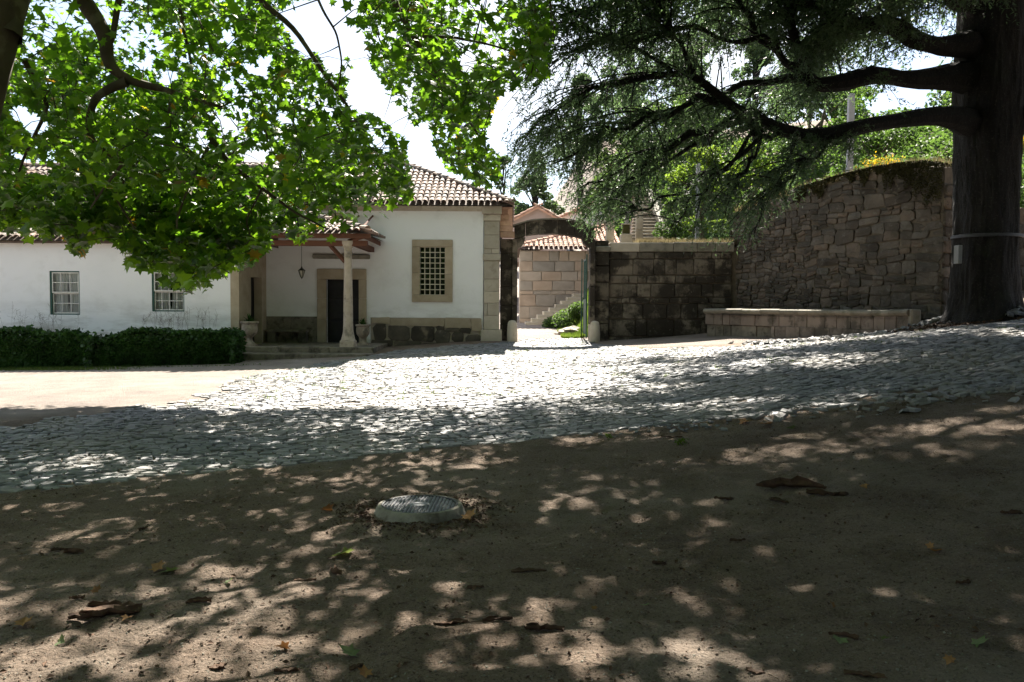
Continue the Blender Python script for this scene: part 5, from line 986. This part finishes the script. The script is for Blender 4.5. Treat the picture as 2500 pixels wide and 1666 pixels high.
for q, (pp, rr) in enumerate(limbs):
    Ln = np.linalg.norm(np.diff(pp, axis=0), axis=1).sum(); cnt = int(Ln*(10.5 if q < nvis else 8))
    for _ in range(cnt):
        t = (.22 + .78*r.random()**.8)*(len(pp)-1); i_ = min(int(t), len(pp)-2); b0 = pp[i_] + (pp[i_+1]-pp[i_])*(t-i_); ax = pp[i_+1]-pp[i_]; ax /= np.linalg.norm(ax)
        a = r.random()*6.28; d = np.array([math.cos(a), math.sin(a), .05 + .35*r.random()]) + ax*1.1; d /= np.linalg.norm(d); l_ = (.5 + 1.5*r.random())*(1 if q < nvis else 1.2); s = np.linspace(0, 1, 7)[:, None]
        sp_ = b0 + d*l_*s + np.array([0,0,-1])*(.34+.3*r.random())*l_*s**2 + r.normal(size=(1,3))*.05*s
        us_, vs_ = proj(sp_[-1]); us_, vs_ = float(us_[0]), float(vs_[0])
        if q < nvis and ((1100 < us_ < 2345 and vs_ > np.interp(us_, [e[0] for e in ENV], [e[1] for e in ENV]) + 10) or (us_ < 1215 and vs_ > -200)): continue
        subs.append((sp_, q < nvis, b0)); g.rand(); g.tube(sp_, np.linspace(.016, .003, 7), 4, False)
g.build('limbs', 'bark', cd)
# needle sprays: short drooping twigs carrying flat needles
tb = []; td = []; tv_ = []
for sp_, vis_, b0 in subs:
    k = int((13 if vis_ else 9)*(1+r.random()*.5)); t = r.random(k)*6*.999; i_ = t.astype(int); tb.append(sp_[i_] + (sp_[np.minimum(i_+1,6)]-sp_[i_])*(t-i_)[:, None]); ax = sp_[-1]-sp_[0]; ax /= np.linalg.norm(ax)
    d = r.normal(size=(k,3))*[.8,.8,.3] + ax*.9 + [0,0,-.55]; d /= np.linalg.norm(d, axis=1)[:, None]; td.append(d); tv_.append(np.full(k, vis_))
tb = np.concatenate(tb); td = np.concatenate(td); tv_ = np.concatenate(tv_); tl = .16 + .32*r.random(len(tb))
u_, v_ = proj(tb + td*tl[:, None] + [0,0,-.05]); lim = np.interp(u_, eu, ev) + 46*vnoise(u_*.02, u_*0, 1.7) ; ok = (~((u_ > 1100) & (u_ < 2345) & (v_ > lim))) & ~((u_ < 1235 + 70*vnoise(v_*.03, v_*0+3, 1.0)) & (v_ > -400))
ok &= ~((u_ > 2130) & (u_ < 2520) & (v_ > 230) & (r.random(len(u_)) < .75)) & ~((np.abs(u_-1810) < 95) & (np.abs(v_-190) < 75) & (r.random(len(u_)) < .8)) & (tb[:, 2] > tz+1.6)
sunfleck(tb[:, 0] - .05*tb[:, 2], tb[:, 1] - tb[:, 2]/1.07); ok &= ~(SUNWIN & (r.random(len(ok)) < .88))
tb, td, tv_, tl = tb[ok], td[ok], tv_[ok], tl[ok]
def needles(tb, td, tl, per, ln, wd, name):
    n = len(tb); t = (np.arange(per)+.5)/per; t = t[None] + r.normal(size=(n,per))*.03; p = tb[:, None] + td[:, None]*(tl[:, None]*t)[..., None] + np.array([0,0,-1])*(tl[:, None]*t**2*.35)[..., None]; p = p.reshape(-1, 3)
    d = np.repeat(td, per, 0)*.7 + r.normal(size=(len(p),3))*.62; d /= np.linalg.norm(d, axis=1)[:, None]; s = np.cross(d, r.normal(size=d.shape)); s /= np.linalg.norm(s, axis=1)[:, None]; L_ = ln*(.6+.8*r.random(len(p)))[:, None]
    V = np.stack([p - s*wd, p + s*wd, p + d*L_], 1).reshape(-1, 3); return V, np.repeat(r.random(n), per)
Va, ra = needles(tb[tv_], td[tv_], tl[tv_], 11, .080, .0115, ''); Vb, rb = needles(tb[~tv_], td[~tv_], tl[~tv_]*1.4, 8, .13, .030, '')
V = np.concatenate([Va, Vb]); put('needles', raw_mesh('needles', V - wl(cd), np.arange(len(V)), np.full(len(V)//3, 3), M['needle'], np.r_[ra, rb]), cd)['kind'] = 'stuff'
# band and tag round the trunk
bz = pz(572, 16.35, 2400); g = Geo(); g.lathe([(.62,-.035),(.655,-.03),(.655,.03),(.62,.035)], (TX-.03, TY, bz), 40); tag(shade(g.build('trunk_band', 'band', None), 30), 'grey metal band strapped around the cedar trunk', 'band')
g = Geo(); tx_ = px(2343, 16.55); g.bbox(tx_-.05, tx_+.03, 16.56, 16.74, pz(644,16.6,2336), pz(599,16.6,2336), .008); tag(g.build('trunk_tag', 'platep', None), 'small white plate hanging at the left of the cedar trunk below the band', 'plate')

# ================================================================== PLANE TREES
pt = empty('plane_tree', (-5.75, 8, T1(-5.75, 8)), 'large plane tree with broad lobed leaves overhanging the yard from the left', 'tree')
def spline(p, n_=22):
    p = np.array(p, float); t = np.linspace(0, 1, len(p)); s = np.linspace(0, 1, n_); pp = np.stack([np.interp(s, t, p[:, k]) for k in range(3)], 1)
    for _ in range(2): pp[1:-1] = (pp[:-2]+2*pp[1:-1]+pp[2:])/4
    return pp
r = np.random.default_rng(77); br = []
def pb(pts, r0, r1, pix=True): pp = spline([P(*q) for q in pts] if pix else pts); br.append((pp, np.linspace(r0, r1, len(pp)))); return pp
pb([(-5.75,8,-.3),(-5.7,8,1.5),(-5.35,8,3.2),(-5.0,8,4.3),(-4.7,8.2,5.6),(-4.1,8.6,7.6),(-3.4,8.8,9.8),(-2.6,8.8,12)], .42, .12, False)
pb([P(10,90,8),P(20,20,8.1),P(60,-60,8.3),P(120,-180,8.6)], .16, .12, False)
b0 = (-4.7,8.2,5.6)
pb([b0, P(150,-90,8.8), P(200,5,9), P(250,60,9), P(262,110,9), P(258,150,9), P(285,182,9), P(335,205,9.1), P(400,218,9.2), P(470,240,9.3), P(540,262,9.4)], .11, .018, False)
pb([(310,200,9),(270,215,9),(230,240,9),(214,300,9.1),(222,340,9.1),(260,375,9.2),(300,400,9.3)], .055, .015); pb([(300,-60,8.9),(283,40,9),(275,90,9),(262,120,9)], .035, .03); pb([(600,-30,10),(650,15,10),(720,70,10.1),(790,180,10.2),(850,260,10.3),(890,330,10.4)], .045, .01)
pb([(420,220,9.2),(412,280,9.3),(416,310,9.3)], .02, .01); pb([(430,-40,10.5),(445,60,10.5),(462,130,10.6),(470,180,10.6)], .03, .012); pb([(760,-40,9),(790,30,9),(822,80,9.1),(835,150,9.1),(830,190,9.2)], .016, .008); pb([(510,330,11),(560,400,11),(640,460,11.2),(720,520,11.4),(800,560,11.5)], .04, .01)
pb([(300,400,9.3),(260,450,9.6),(220,510,9.8)], .02, .008); pb([(900,-120,10),(960,0,10.2),(1020,110,10.4),(1090,210,10.5),(1150,300,10.6),(1190,370,10.7)], .05, .008); pb([(1010,90,10.4),(1100,90,10.6),(1200,110,10.8),(1290,140,11)], .025, .008); pb([(60,150,9),(120,260,9.3),(60,380,9.8),(30,470,10)], .03, .01)
pb([(330,405,10.4),(280,480,10.6),(330,560,10.9)], .02, .008); pb([(520,340,11),(470,430,11.2),(430,540,11.3),(440,620,11.4)], .025, .007); pb([(640,460,11.2),(600,540,11.4),(620,600,11.5)], .015, .006)
for tgt in [(-2,10.5,7),(1,11,7.2),(-6.5,12,6.5),(-3,13,7.2),(-1,6.5,9),(2.5,8.5,9.5),(-8,6,8),(-5,3,9),(-1,2,10.5),(-9,10,8.5),(0,13,8),(3,5,10),(-3,-1,10)]:
    s0 = np.array([-4.7,8.2,5.6]) if tgt[2] < 8.1 else np.array([-3.9,8.7,8.2]); tgt = np.array(tgt, float); m_ = (s0+tgt)/2 + [0,0,.8]; pb([s0, m_, tgt], .10, .03, False)
BP = np.concatenate([b[0] for b in br])
# crown clusters in view
lowv = [(-60,560),(0,575),(60,585),(110,560),(190,585),(270,590),(330,640),(400,655),(450,690),(520,705),(585,650),(660,640),(700,580),(780,585),(820,545),(880,560),(930,500),(975,470),(1000,420),(1001,340)]
mass1 = [(-200,-200)] + [(-200,560)] + lowv + [(985,300),(930,240),(880,190),(850,120),(840,40),(830,-200)]
mass2 = [(880,-200),(870,60),(905,150),(960,190),(1000,260),(1060,330),(1100,400),(1150,425),(1205,450),(1222,380),(1190,300),(1225,240),(1300,225),(1352,200),(1365,90),(1360,-200)]
gaps = [(560,300,26,18),(420,160,20,24),(250,250,22,16),(660,180,22,26),(770,50,75,60),(80,290,50,30),(90,400,60,16),(620,395,60,14),(800,110,60,50),(900,230,40,60),(1150,130,22,30),(560,90,20,24),(700,300,22,16),(500,340,14,18),(130,80,16,26),(930,330,30,16),(345,60,14,14),(1020,190,14,20)]
def okmass(u, v, shrink=0):
    v = v - 6 + 60*vnoise(u*.022, u*0+2, 1.0) + 30*vnoise(u*.06, u*0+6, 1.0); u = u + 40*vnoise(v*.02, v*0+4, 1.0)
    k = inpoly(u, v, mass1) | inpoly(u, v, mass2)
    for gu, gv, ga, gb in gaps: k &= ((u-gu)/ga)**2 + ((v-gv)/gb)**2 > 1
    return k
n = 7900; u_ = -150 + r.random(n)*1550; v_ = -190 + r.random(n)*920; k = okmass(u_, v_) & okmass(u_, v_+18); u_, v_ = u_[k], v_[k]
clump = vnoise(u_*.012+3, v_*.012, 1.0) + .5*vnoise(u_*.03, v_*.03+9, 1.0); k = (clump > -.03 - .22*smooth((v_-330)/100) - .3*smooth((v_-330)/100)*(u_ < 260)) | (r.random(len(u_)) < .18); u_, v_ = u_[k], v_[k]
Ymx = 14.0/(1 - (743-v_)/2159); lowf = smooth((v_ - 400)/110)*(u_ < 1010) + smooth((v_-330)/60)*(u_ > 1010); Yd = 8.3 + (Ymx-8.3)*(r.random(len(u_))**.85*(1-lowf) + lowf*(.45 + .55*r.random(len(u_))))
C1 = np.array([P(a, b, c) for a, b, c in zip(u_, v_, Yd)])
C1 = C1[C1[:, 1]-(C1[:, 2])/1.07 < 12.6 + .8*vnoise(C1[:, 0], C1[:, 0]*0, .8)]
# clusters above the frame: the crown that shades the yard
n = 10500; c = np.c_[-11 + r.random(n)*16.5, -7 + r.random(n)*26, 4.6 + r.random(n)**.8*7.6]; uu, vv = proj(np.c_[c[:, 0], np.maximum(c[:, 1], .5), c[:, 2]])
shY = c[:, 1] - c[:, 2]/1.07; shX = c[:, 0] - c[:, 2]*.05; edge = 11.0 + 1.3*vnoise(shX, shX*0, .55) + .9*vnoise(shX, shX*0+5, 1.7)
dens = .30 + .9*vnoise(shX+4, shY*1.0, .42) + .9*vnoise(shX, shY+8, 1.1) + .12*np.clip(shX+.5, 0, 4) + .25*smooth((shY-8.5)/2) - .20*smooth((.3-shX)/1.5)*smooth((7.5-shY)/1.5)
k = ((vv < -60) | (c[:, 1] < 1)) & (shY < edge) & (r.random(n) < .95) & ~sunfleck(shX, shY) & ~((shY > 9.4) & (shX > 2.6)) ; c = c[k]
zsh = C1[:, 1] - C1[:, 2]/1.07; C1 = C1[~sunfleck(C1[:, 0] - .05*C1[:, 2], zsh) | (r.random(len(C1)) < .6)]
C2 = c
def attach(C):
    d0 = np.sqrt(((C[:, None, :] - BP[None, ::2])**2).sum(-1)).min(1); od = np.argsort(d0); nodes = np.r_[BP, C[od]]; m = len(BP); out = []
    for k, q in enumerate(od):
        e = ((nodes[:m+k] - C[q])**2).sum(1) + .0; j = e.argmin(); out.append((nodes[j], C[q]))
    return out
def nearest(C):
    out = np.zeros((len(C), 3))
    for a in range(0, len(C), 400):
        d = ((C[a:a+400, None] - BP[None])**2).sum(-1); out[a:a+400] = BP[d.argmin(1)]
    return out
g = Geo()
for pp, rr in br: g.rand(); g.tube(pp, rr, 9)
for C, lo_ in ((C1, 0), (C2, 1)):
    nb = None; sel = attach(C)
    for a, b in sel:
        L_ = np.linalg.norm(b-a)
        if L_ > 1.7: a = b + (a-b)*.6/L_
        m_ = (a+b)/2 + [0,0,.06*L_] + r.normal(size=3)*.06*L_; g.rand(); g.tube([a, m_, b], [.010 if not lo_ else .014, .006, .003], 3, False)
g.build('trunk_and_branches', 'pbark', pt, True)
def leaves(C, per, spread, size, up=.55):
    n = len(C)*per; c = np.repeat(C, per, 0); pos = c + r.normal(size=(n,3))*spread; return pos, rot_rand(n, up, r), size*(.65 + .6*r.random(n))
p1, R1, s1 = leaves(C1, 10, [.17,.17,.13], .138, .3)
a, b = proj(p1); k = okmass(a, b) | (b < 0); s1 = s1*(1 + .40*smooth((b-380)/120)); p1, R1, s1 = p1[k], R1[k], s1[k]
# hanging outer leaves: lower rim tilts to the viewer
p2, R2, s2_ = leaves(C2, 8, [.24,.24,.20], .205, .8)
a, b = proj(np.c_[p2[:, 0], np.maximum(p2[:, 1], .4), p2[:, 2]]); k = (b < -12) | (p2[:, 1] < .5); p2, R2, s2_ = p2[k], R2[k], s2_[k]
lv = raw_mesh('leaf', LEAF_V, LEAF_F.ravel(), np.full(12, 3), M['leaf'], np.zeros(12))
a, b = proj(p1); vis_ = (a > 0) & (a < 2500) & (b > 0) & (p1[:, 1] > 1); od = np.argsort(np.where(vis_, -s1/p1[:, 1] - .004*(b > np.interp(a, [q[0] for q in lowv], [q[1] for q in lowv]) - 60), 9)); big = od[:300]; rest = od[300:]
for q in big: put('leaf', lv, pt, p1[q], Matrix(R1[q].T.tolist()), (s1[q],)*3)
V1, F1, r1_ = scatter(LEAF_V, LEAF_F, p1[rest], R1[rest], s1[rest], r); V2, F2, r2_ = scatter(LEAF_V, LEAF_F, p2, R2, s2_, r)
put('crown', raw_mesh('crown', np.r_[V1, V2] - wl(pt), np.r_[F1.ravel(), (F2+len(V1)).ravel()], np.full(len(F1)+len(F2), 3), M['leaf'], np.r_[r1_, r2_]), pt)['kind'] = 'stuff'
for k, (x_, y_, h_, r_) in enumerate([(-16,-2,6.5,4.2),(-17,5,6,3.2),(-10,-12,6.5,4.6),(-2,-14,6.5,4.8),(6,-14,6.5,4.8),(14,-10,7,4.8),(17,-2,7,4.2),(17.5,5,7.5,3.4)]):  # ring of unseen trees, added to block low sky light from the foreground
    tree('broadleaf_tree', x_, y_, h_, r_, 'bgleaf', 'dense tree added out of view to cut sky light, ' + ['left of the viewpoint', 'left side nearest the hedge', 'behind at the left', 'straight behind the viewpoint', 'behind at the right', 'far behind right corner', 'right of the viewpoint', 'right side nearest the cedar'][k], 300+k, 3600, .62, .06, clumps=40, group='unseen trees added to cut sky light')
# second plane tree, its stem behind the camera on the right: it shades the right foreground
p3 = empty('plane_tree', (5.5, -2.5, T1(5.5,-2.5)), 'second plane tree standing out of view at the right whose crown shades the foreground', 'tree')
g = Geo(); g.tube(spline([(5.5,-2.5,-.3),(5.4,-2.2,2.5),(5.2,-1.5,5),(4.6,0,8),(4,1.5,11)]), np.linspace(.4,.1,22), 10); tips = [(1,2,8),(3,5,8.5),(6,6,8),(8,3,8.5),(2,-3,9),(8,-3,9),(5,9,8.5),(1.5,8,9.5),(8.5,8,8.5)]
for t in tips: g.tube(spline([(5.1,-1.2,5.5), ((5.1+t[0])/2, (t[1]-1.2)/2, 8), t]), np.linspace(.14,.03,22), 6)
g.build('trunk_and_branches', 'pbark', p3, True)
n = 8200; c = np.c_[-1.5 + r.random(n)*14, -9 + r.random(n)*22, 6.2 + r.random(n)*6]; shY = c[:, 1]-c[:, 2]/1.07; shX = c[:, 0]-c[:, 2]*.05
lit = ((shX-3.7)/2.3)**2 + ((shY-7.4)/.75)**2 < 1; lit2 = ((shX+1.0)/1.3)**2 + ((shY-3.0)/1.0)**2 < 1
uu, vv = proj(np.c_[c[:, 0], np.maximum(c[:, 1], .5), c[:, 2]]); k = (shY < 9.6 + 1.2*vnoise(shX, 0*shX, .8)) & ((vv < -90) | (c[:, 1] < 1)) & ~sunfleck(shX, shY) & (r.random(n) < 1.0*smooth((shX+1.2)/1.5)); c = c[k]
p_, R_, s_ = leaves(c, 9, [.25,.25,.2], .25, .8); a, b = proj(np.c_[p_[:, 0], np.maximum(p_[:, 1], .4), p_[:, 2]]); k = (b < -15) | (p_[:, 1] < .5)
stuff('crown', LEAF_V, LEAF_F, p_[k], R_[k], s_[k], 'leaf', p3)

# ================================================================== LITTER ON THE GROUND
r = np.random.default_rng(91)
def bark_piece(u, v, Lpx, rot, lab, curl=1.0, m='debark', wr=.28, name='bark_piece', cat='bark piece'):
    c = G(u, v); L_ = Lpx/FPX*c[1]*.85; W_ = L_*wr; n1, n2 = 9, 6; V = []; rg = np.random.default_rng(int(u*7+v)); 
    ztop = float(ZG(c[0], c[1])[0])
    for i_ in range(n1):
        t = i_/(n1-1)-.5; wv = W_*.8*(.55+.45*math.cos(t*2.6))*(1+.12*rg.normal()); off = W_*.12*rg.normal() + W_*.3*math.sin(t*3+v); tw = .5*math.sin(t*4+u)
        for j in range(n2):
            s = j/(n2-1)-.5; a = (s*3.4 + tw)*curl; V.append((t*L_ + .05*L_*rg.normal()*(abs(s)*.5+.15), off + math.sin(a)/max(curl,.3)*wv*.5, (1.05-math.cos(a))*wv*.33 + .012*L_*math.sin(t*3+u)**2 + .003*rg.normal()))
    V = np.array(V); th = .006; Vt = V + [0,0,th]; n = n1*n2; F = []
    for i_ in range(n1-1):
        for j in range(n2-1): q = i_*n2+j; F += [(q, q+1, q+n2+1, q+n2), (n+q, n+q+n2, n+q+n2+1, n+q+1)]
    bd = [i_*n2 for i_ in range(n1)] + [(n1-1)*n2+j for j in range(1, n2)] + [i_*n2+n2-1 for i_ in range(n1-2, -1, -1)] + [j for j in range(n2-2, 0, -1)]
    for q in range(len(bd)): a, b = bd[q], bd[(q+1) % len(bd)]; F.append((a, b, n+b, n+a))
    g = Geo(); g.rand(); g.add(np.r_[V, Vt], F); o = put(name, g.mesh(name, M[m]), None, (c[0], c[1], ztop + .004), (0,0,rad(rot))); return tag(shade(o, 50), lab, cat, 'fallen bark pieces' if cat == 'bark piece' else None)
bark_piece(250,1508,175,8,'largest curled brown bark piece lying in sun at the lower left',1.0); bark_piece(270,1498,160,10,'reddish bark slab leaning behind the largest curled bark piece',.7,wr=.34); bark_piece(255,1478,100,8,'slim dark bark roll just above the largest bark piece'); bark_piece(188,1474,40,20,'short pointed bark scrap at the left end of the slim bark roll')
bark_piece(1930,1195,190,-12,'long dark ragged bark lying across the right foreground'); bark_piece(2020,1210,110,-8,'crooked bark end overlapping the right tip of the long ragged bark'); bark_piece(1900,1225,60,-60,'pale upright bark strip in front of the long ragged bark',.8); bark_piece(1770,1222,60,0,'small dark bark flake left of the long ragged bark')
bark_piece(1100,1528,100,5,'thin curved bark strip at the top of the sunny patch, bottom centre',.8,wr=.16); bark_piece(1215,1522,90,14,'arched dark bark strip right of the thin curved strip',wr=.18); bark_piece(1330,1540,110,-16,'broad dark bark piece in shade at bottom centre right'); bark_piece(1290,1402,100,2,'long narrow bark half buried below the manhole',.6,wr=.15)
bark_piece(1160,1440,50,15,'short bark flake below the manhole toward the centre',.6); bark_piece(820,1400,55,-62,'pale curled bark standing on end left of centre',1.2,wr=.45); bark_piece(745,1418,62,12,'thin straight bark strip left of the standing curl',.6,wr=.15); bark_piece(485,1478,70,8,'dark twisted bark in half shade, lower left of centre')
bark_piece(350,1295,34,60,'small reddish bark splinter below the road at the left',.6); bark_piece(180,1360,52,25,'curled brown leaf-like bark in the sun at left',1.2,wr=.5); bark_piece(140,1350,34,5,'little brown bark chip beside the curled one at left'); bark_piece(870,1640,46,40,'pale brown bark chip at the bottom edge left of centre',.5,wr=.3)
bark_piece(700,1652,74,2,'long pale bark sliver at the bottom edge',.5,wr=.16); bark_piece(530,1638,44,55,'broad rust brown bark flake standing at the bottom left',.6,wr=.55); bark_piece(2060,1560,80,-25,'dark bark in deep shade at lower right'); bark_piece(2110,1655,110,-8,'orange brown bark at the bottom edge right',.5,wr=.2); bark_piece(1845,1650,50,-10,'orange bark chip at the bottom edge right of centre',.5,wr=.4)
bark_piece(2470,1262,60,-8,'pale bark fragments at the right edge in shade'); bark_piece(1610,1380,40,8,'tiny tan bark chip in the shaded middle'); bark_piece(2350,1425,44,4,'dark bark lump in the right shade'); bark_piece(1640,1070,60,-5,'thin stick-like bark at the road edge',.5,wr=.12); bark_piece(1800,1330,46,10,'dark bark shard in the right middle shade',wr=.2)
def ground_leaf(u, v, spx, m, lab, tilt=20, name='fallen_leaf'):
    c = G(u, v); s_ = spx/FPX*c[1]; z_ = float(ZG(c[0], c[1])[0]); rg = np.random.default_rng(int(u+v)); V = LEAF_V.copy(); V[:, 2] = .18*np.abs(V[:, 0])**1.2*2 + .12*rg.random(len(V)); g = Geo(); g.rand(); g.add(V*s_, LEAF_F)
    o = put(name, g.mesh(name, M[m]), None, (c[0], c[1], z_ + .012), Euler((rad(rg.normal()*tilt), rad(rg.normal()*tilt), rg.random()*6.28)).to_matrix()); tag(o, lab, 'leaf', 'fallen leaves lying singly on the dirt')
for u, v, s, m, lab in [(850,1608,60,'greenleaf','crumpled pale green leaf at the bottom left of centre'), (838,1362,70,'greenleaf','dark green leaf above the standing bark curl'), (415,1402,50,'greenleaf','flat green leaf in the shade right of the left bark cluster'), (385,1398,42,'dryleaf','brown leaf touching the flat green leaf at left'), (560,1427,26,'greenleaf','tiny green leaf beside a small sun fleck'),
   (235,1450,28,'dryleaf','orange dry leaf above the slim bark roll'), (310,1517,30,'dryleaf','rust red leaf at the right end of the largest bark piece'), (60,1535,44,'dryleaf','brown curled leaf at the far left lower edge'), (150,1570,36,'greenleaf','narrow pale green leaf in sun at lower left'), (690,1600,40,'dryleaf','brown leaf in the lower left shade near bottom'),
   (800,1252,36,'dryleaf','dry leaf left of the manhole'), (1145,1278,40,'dryleaf','sunlit dry leaf heap edge right of the manhole'), (890,1655,40,'dryleaf','dry leaf right of the pale chip at the bottom edge'), (2030,1488,26,'dryleaf','ochre leaf in the right shade'), (2050,1573,40,'greenleaf','pale grey green leaf in the lower right'), (2165,1568,34,'greenleaf','upright dark green leaf in the lower right'),
   (2395,1580,50,'greenleaf','grey green leaf at the lower right edge'), (2318,1622,30,'dryleaf','small orange leaf near the bottom right corner'), (2290,1350,34,'dryleaf','dark red leaf in the right shade'), (2270,1342,22,'dryleaf','orange leaf left of the dark red leaf'), (1450,1488,20,'dryleaf','tiny yellow leaf in deep shade right of centre'), (1575,1485,26,'greenleaf','tiny yellow green leaf in the middle shade'),
   (1820,1035,36,'dryleaf','red brown leaf at the cobble edge'), (1870,1042,40,'dryleaf','brown leaf heap at the cobble edge'), (1930,1050,30,'greenleaf','pale leaf beside the brown leaves at the cobble edge'), (2110,1193,22,'dryleaf','orange leaf beyond the long ragged bark'), (1000,1240,0,'dryleaf','')]:
    if lab: ground_leaf(u, v, s, m, lab)
# pebbles, crumbs and twig bits nobody could count
n = 9000; y_ = 2.2 + 8*r.random(n)**1.4; x_ = (r.random(n)-.5)*1.35*y_; k = ~inpoly(x_, y_, ROAD); x_, y_ = x_[k], y_[k]; n = len(x_)
OV = np.array([(1,0,0),(-1,0,0),(0,1,0),(0,-1,0),(0,0,.7),(0,0,-.7)])*.5; OF = np.array([(0,2,4),(2,1,4),(1,3,4),(3,0,4),(2,0,5),(1,2,5),(3,1,5),(0,3,5)])
stuff('pebbles', OV, OF, np.c_[x_, y_, ZG(x_, y_)+.001], rot_rand(n, .8, r), .005 + .012*r.random(n)**4 + .004*r.random(n), 'concrete')
n = 11000; y_ = 2.2 + 9*r.random(n)**1.2; x_ = (r.random(n)-.5)*1.35*y_; k = (vnoise(x_, y_, 1.4) + .35*r.random(n) > .1); x_, y_ = x_[k], y_[k]; n = len(x_); V_ = QUAD_V*[1,1,2.5]
stuff('leaf_litter', V_, QUAD_F, np.c_[x_, y_, ZG(x_, y_)+.006], rot_rand(n, .9, r), .008 + .032*r.random(n)**3, 'debark')
n = 1300; a = r.random(n)*6.28; d = .38 + np.abs(r.normal(size=n))*.16; x_ = mh[0] + d*np.cos(a); y_ = mh[1] + d*np.sin(a)*.9; stuff('manhole_litter', V_, QUAD_F, np.c_[x_, y_, ZG(x_, y_)+.008], rot_rand(n, .8, r), .015 + .03*r.random(n)**2, 'debark')
n = 420; y_ = 2.4 + 8*r.random(n)**1.2; x_ = (r.random(n)-.5)*1.35*y_; z_ = ZG(x_, y_)+.005; a = r.random(n)*6.28; L_ = .015+.06*r.random(n)**2; g = Geo()
for i_ in range(n):
    g.rand(); d = np.array([math.cos(a[i_]), math.sin(a[i_]), 0])*L_[i_]; p = np.array([x_[i_], y_[i_], z_[i_]]); g.tube([p-d, p + r.normal(size=3)*.004, p+d], .0018, 3, False)
g.build('twig_litter', 'twig')['kind'] = 'stuff'
n = 420; x_ = .8 + r.random(n)*6.6; y_ = np.interp(x_, [-.7,1.3,3.3,5.7,9], [8.9,9.5,9.55,9.2,9.9]) + r.normal(size=n)*.28 + .12; s_ = .03 + .13*r.random(n)**2.2*smooth((x_-.3)/3)
V_ = np.array([(-.5,-.35,0),(.5,-.3,0),(.45,.35,0),(-.4,.4,0),(-.45,-.3,.22),(.42,-.25,.26),(.4,.3,.22),(-.35,.35,.25)]); F_ = np.array([(0,1,5,4),(1,2,6,5),(2,3,7,6),(3,0,4,7),(4,5,6,7)])
stuff('loose_stones', V_, F_, np.c_[x_, y_, ZG(x_, y_)], rot_rand(n, 2.2, r), s_, 'cobble')
# slate-like debris heap at the cedar foot and along the basin
n = 1500; t = r.random(n); x_ = 6.6 + t*3.9 + r.normal(size=n)*.18; y_ = 22.3 - t*6.3 + r.normal(size=n)*.45; hz = .22*np.exp(-((t-.86)/.12)**2); V_ = np.array([(-.5,-.35,0),(.5,-.3,0),(.45,.35,0),(-.4,.4,0),(-.45,-.3,.16),(.42,-.25,.2),(.4,.3,.16),(-.35,.35,.2)]); F_ = np.array([(0,1,5,4),(1,2,6,5),(2,3,7,6),(3,0,4,7),(4,5,6,7)])
stuff('stone_debris', V_, F_, np.c_[x_, y_, ZG(x_, y_) + hz*r.random(n)], rot_rand(n, 1.2, r), .08 + .16*r.random(n)**2, 'cobble')
n = 500; x_ = 7.8 + r.random(n)*3.5; y_ = 15.8 + r.random(n)*1.6; stuff('cedar_litter', QUAD_V*[1,1,2.5], QUAD_F, np.c_[x_, y_, ZG(x_, y_)+.03], rot_rand(n, 1, r), .1, 'debark')
n = 14000; y_ = 2.2 + 9*r.random(n)**1.4; x_ = (r.random(n)-.5)*1.35*y_; k = ~inpoly(x_, y_, ROAD); x_, y_ = x_[k], y_[k]; n = len(x_); stuff('dirt_clods', OV, OF, np.c_[x_, y_, ZG(x_, y_)+.001], rot_rand(n, .5, r), .007 + .016*r.random(n)**3, 'dirt')
SC.render.film_transparent = False
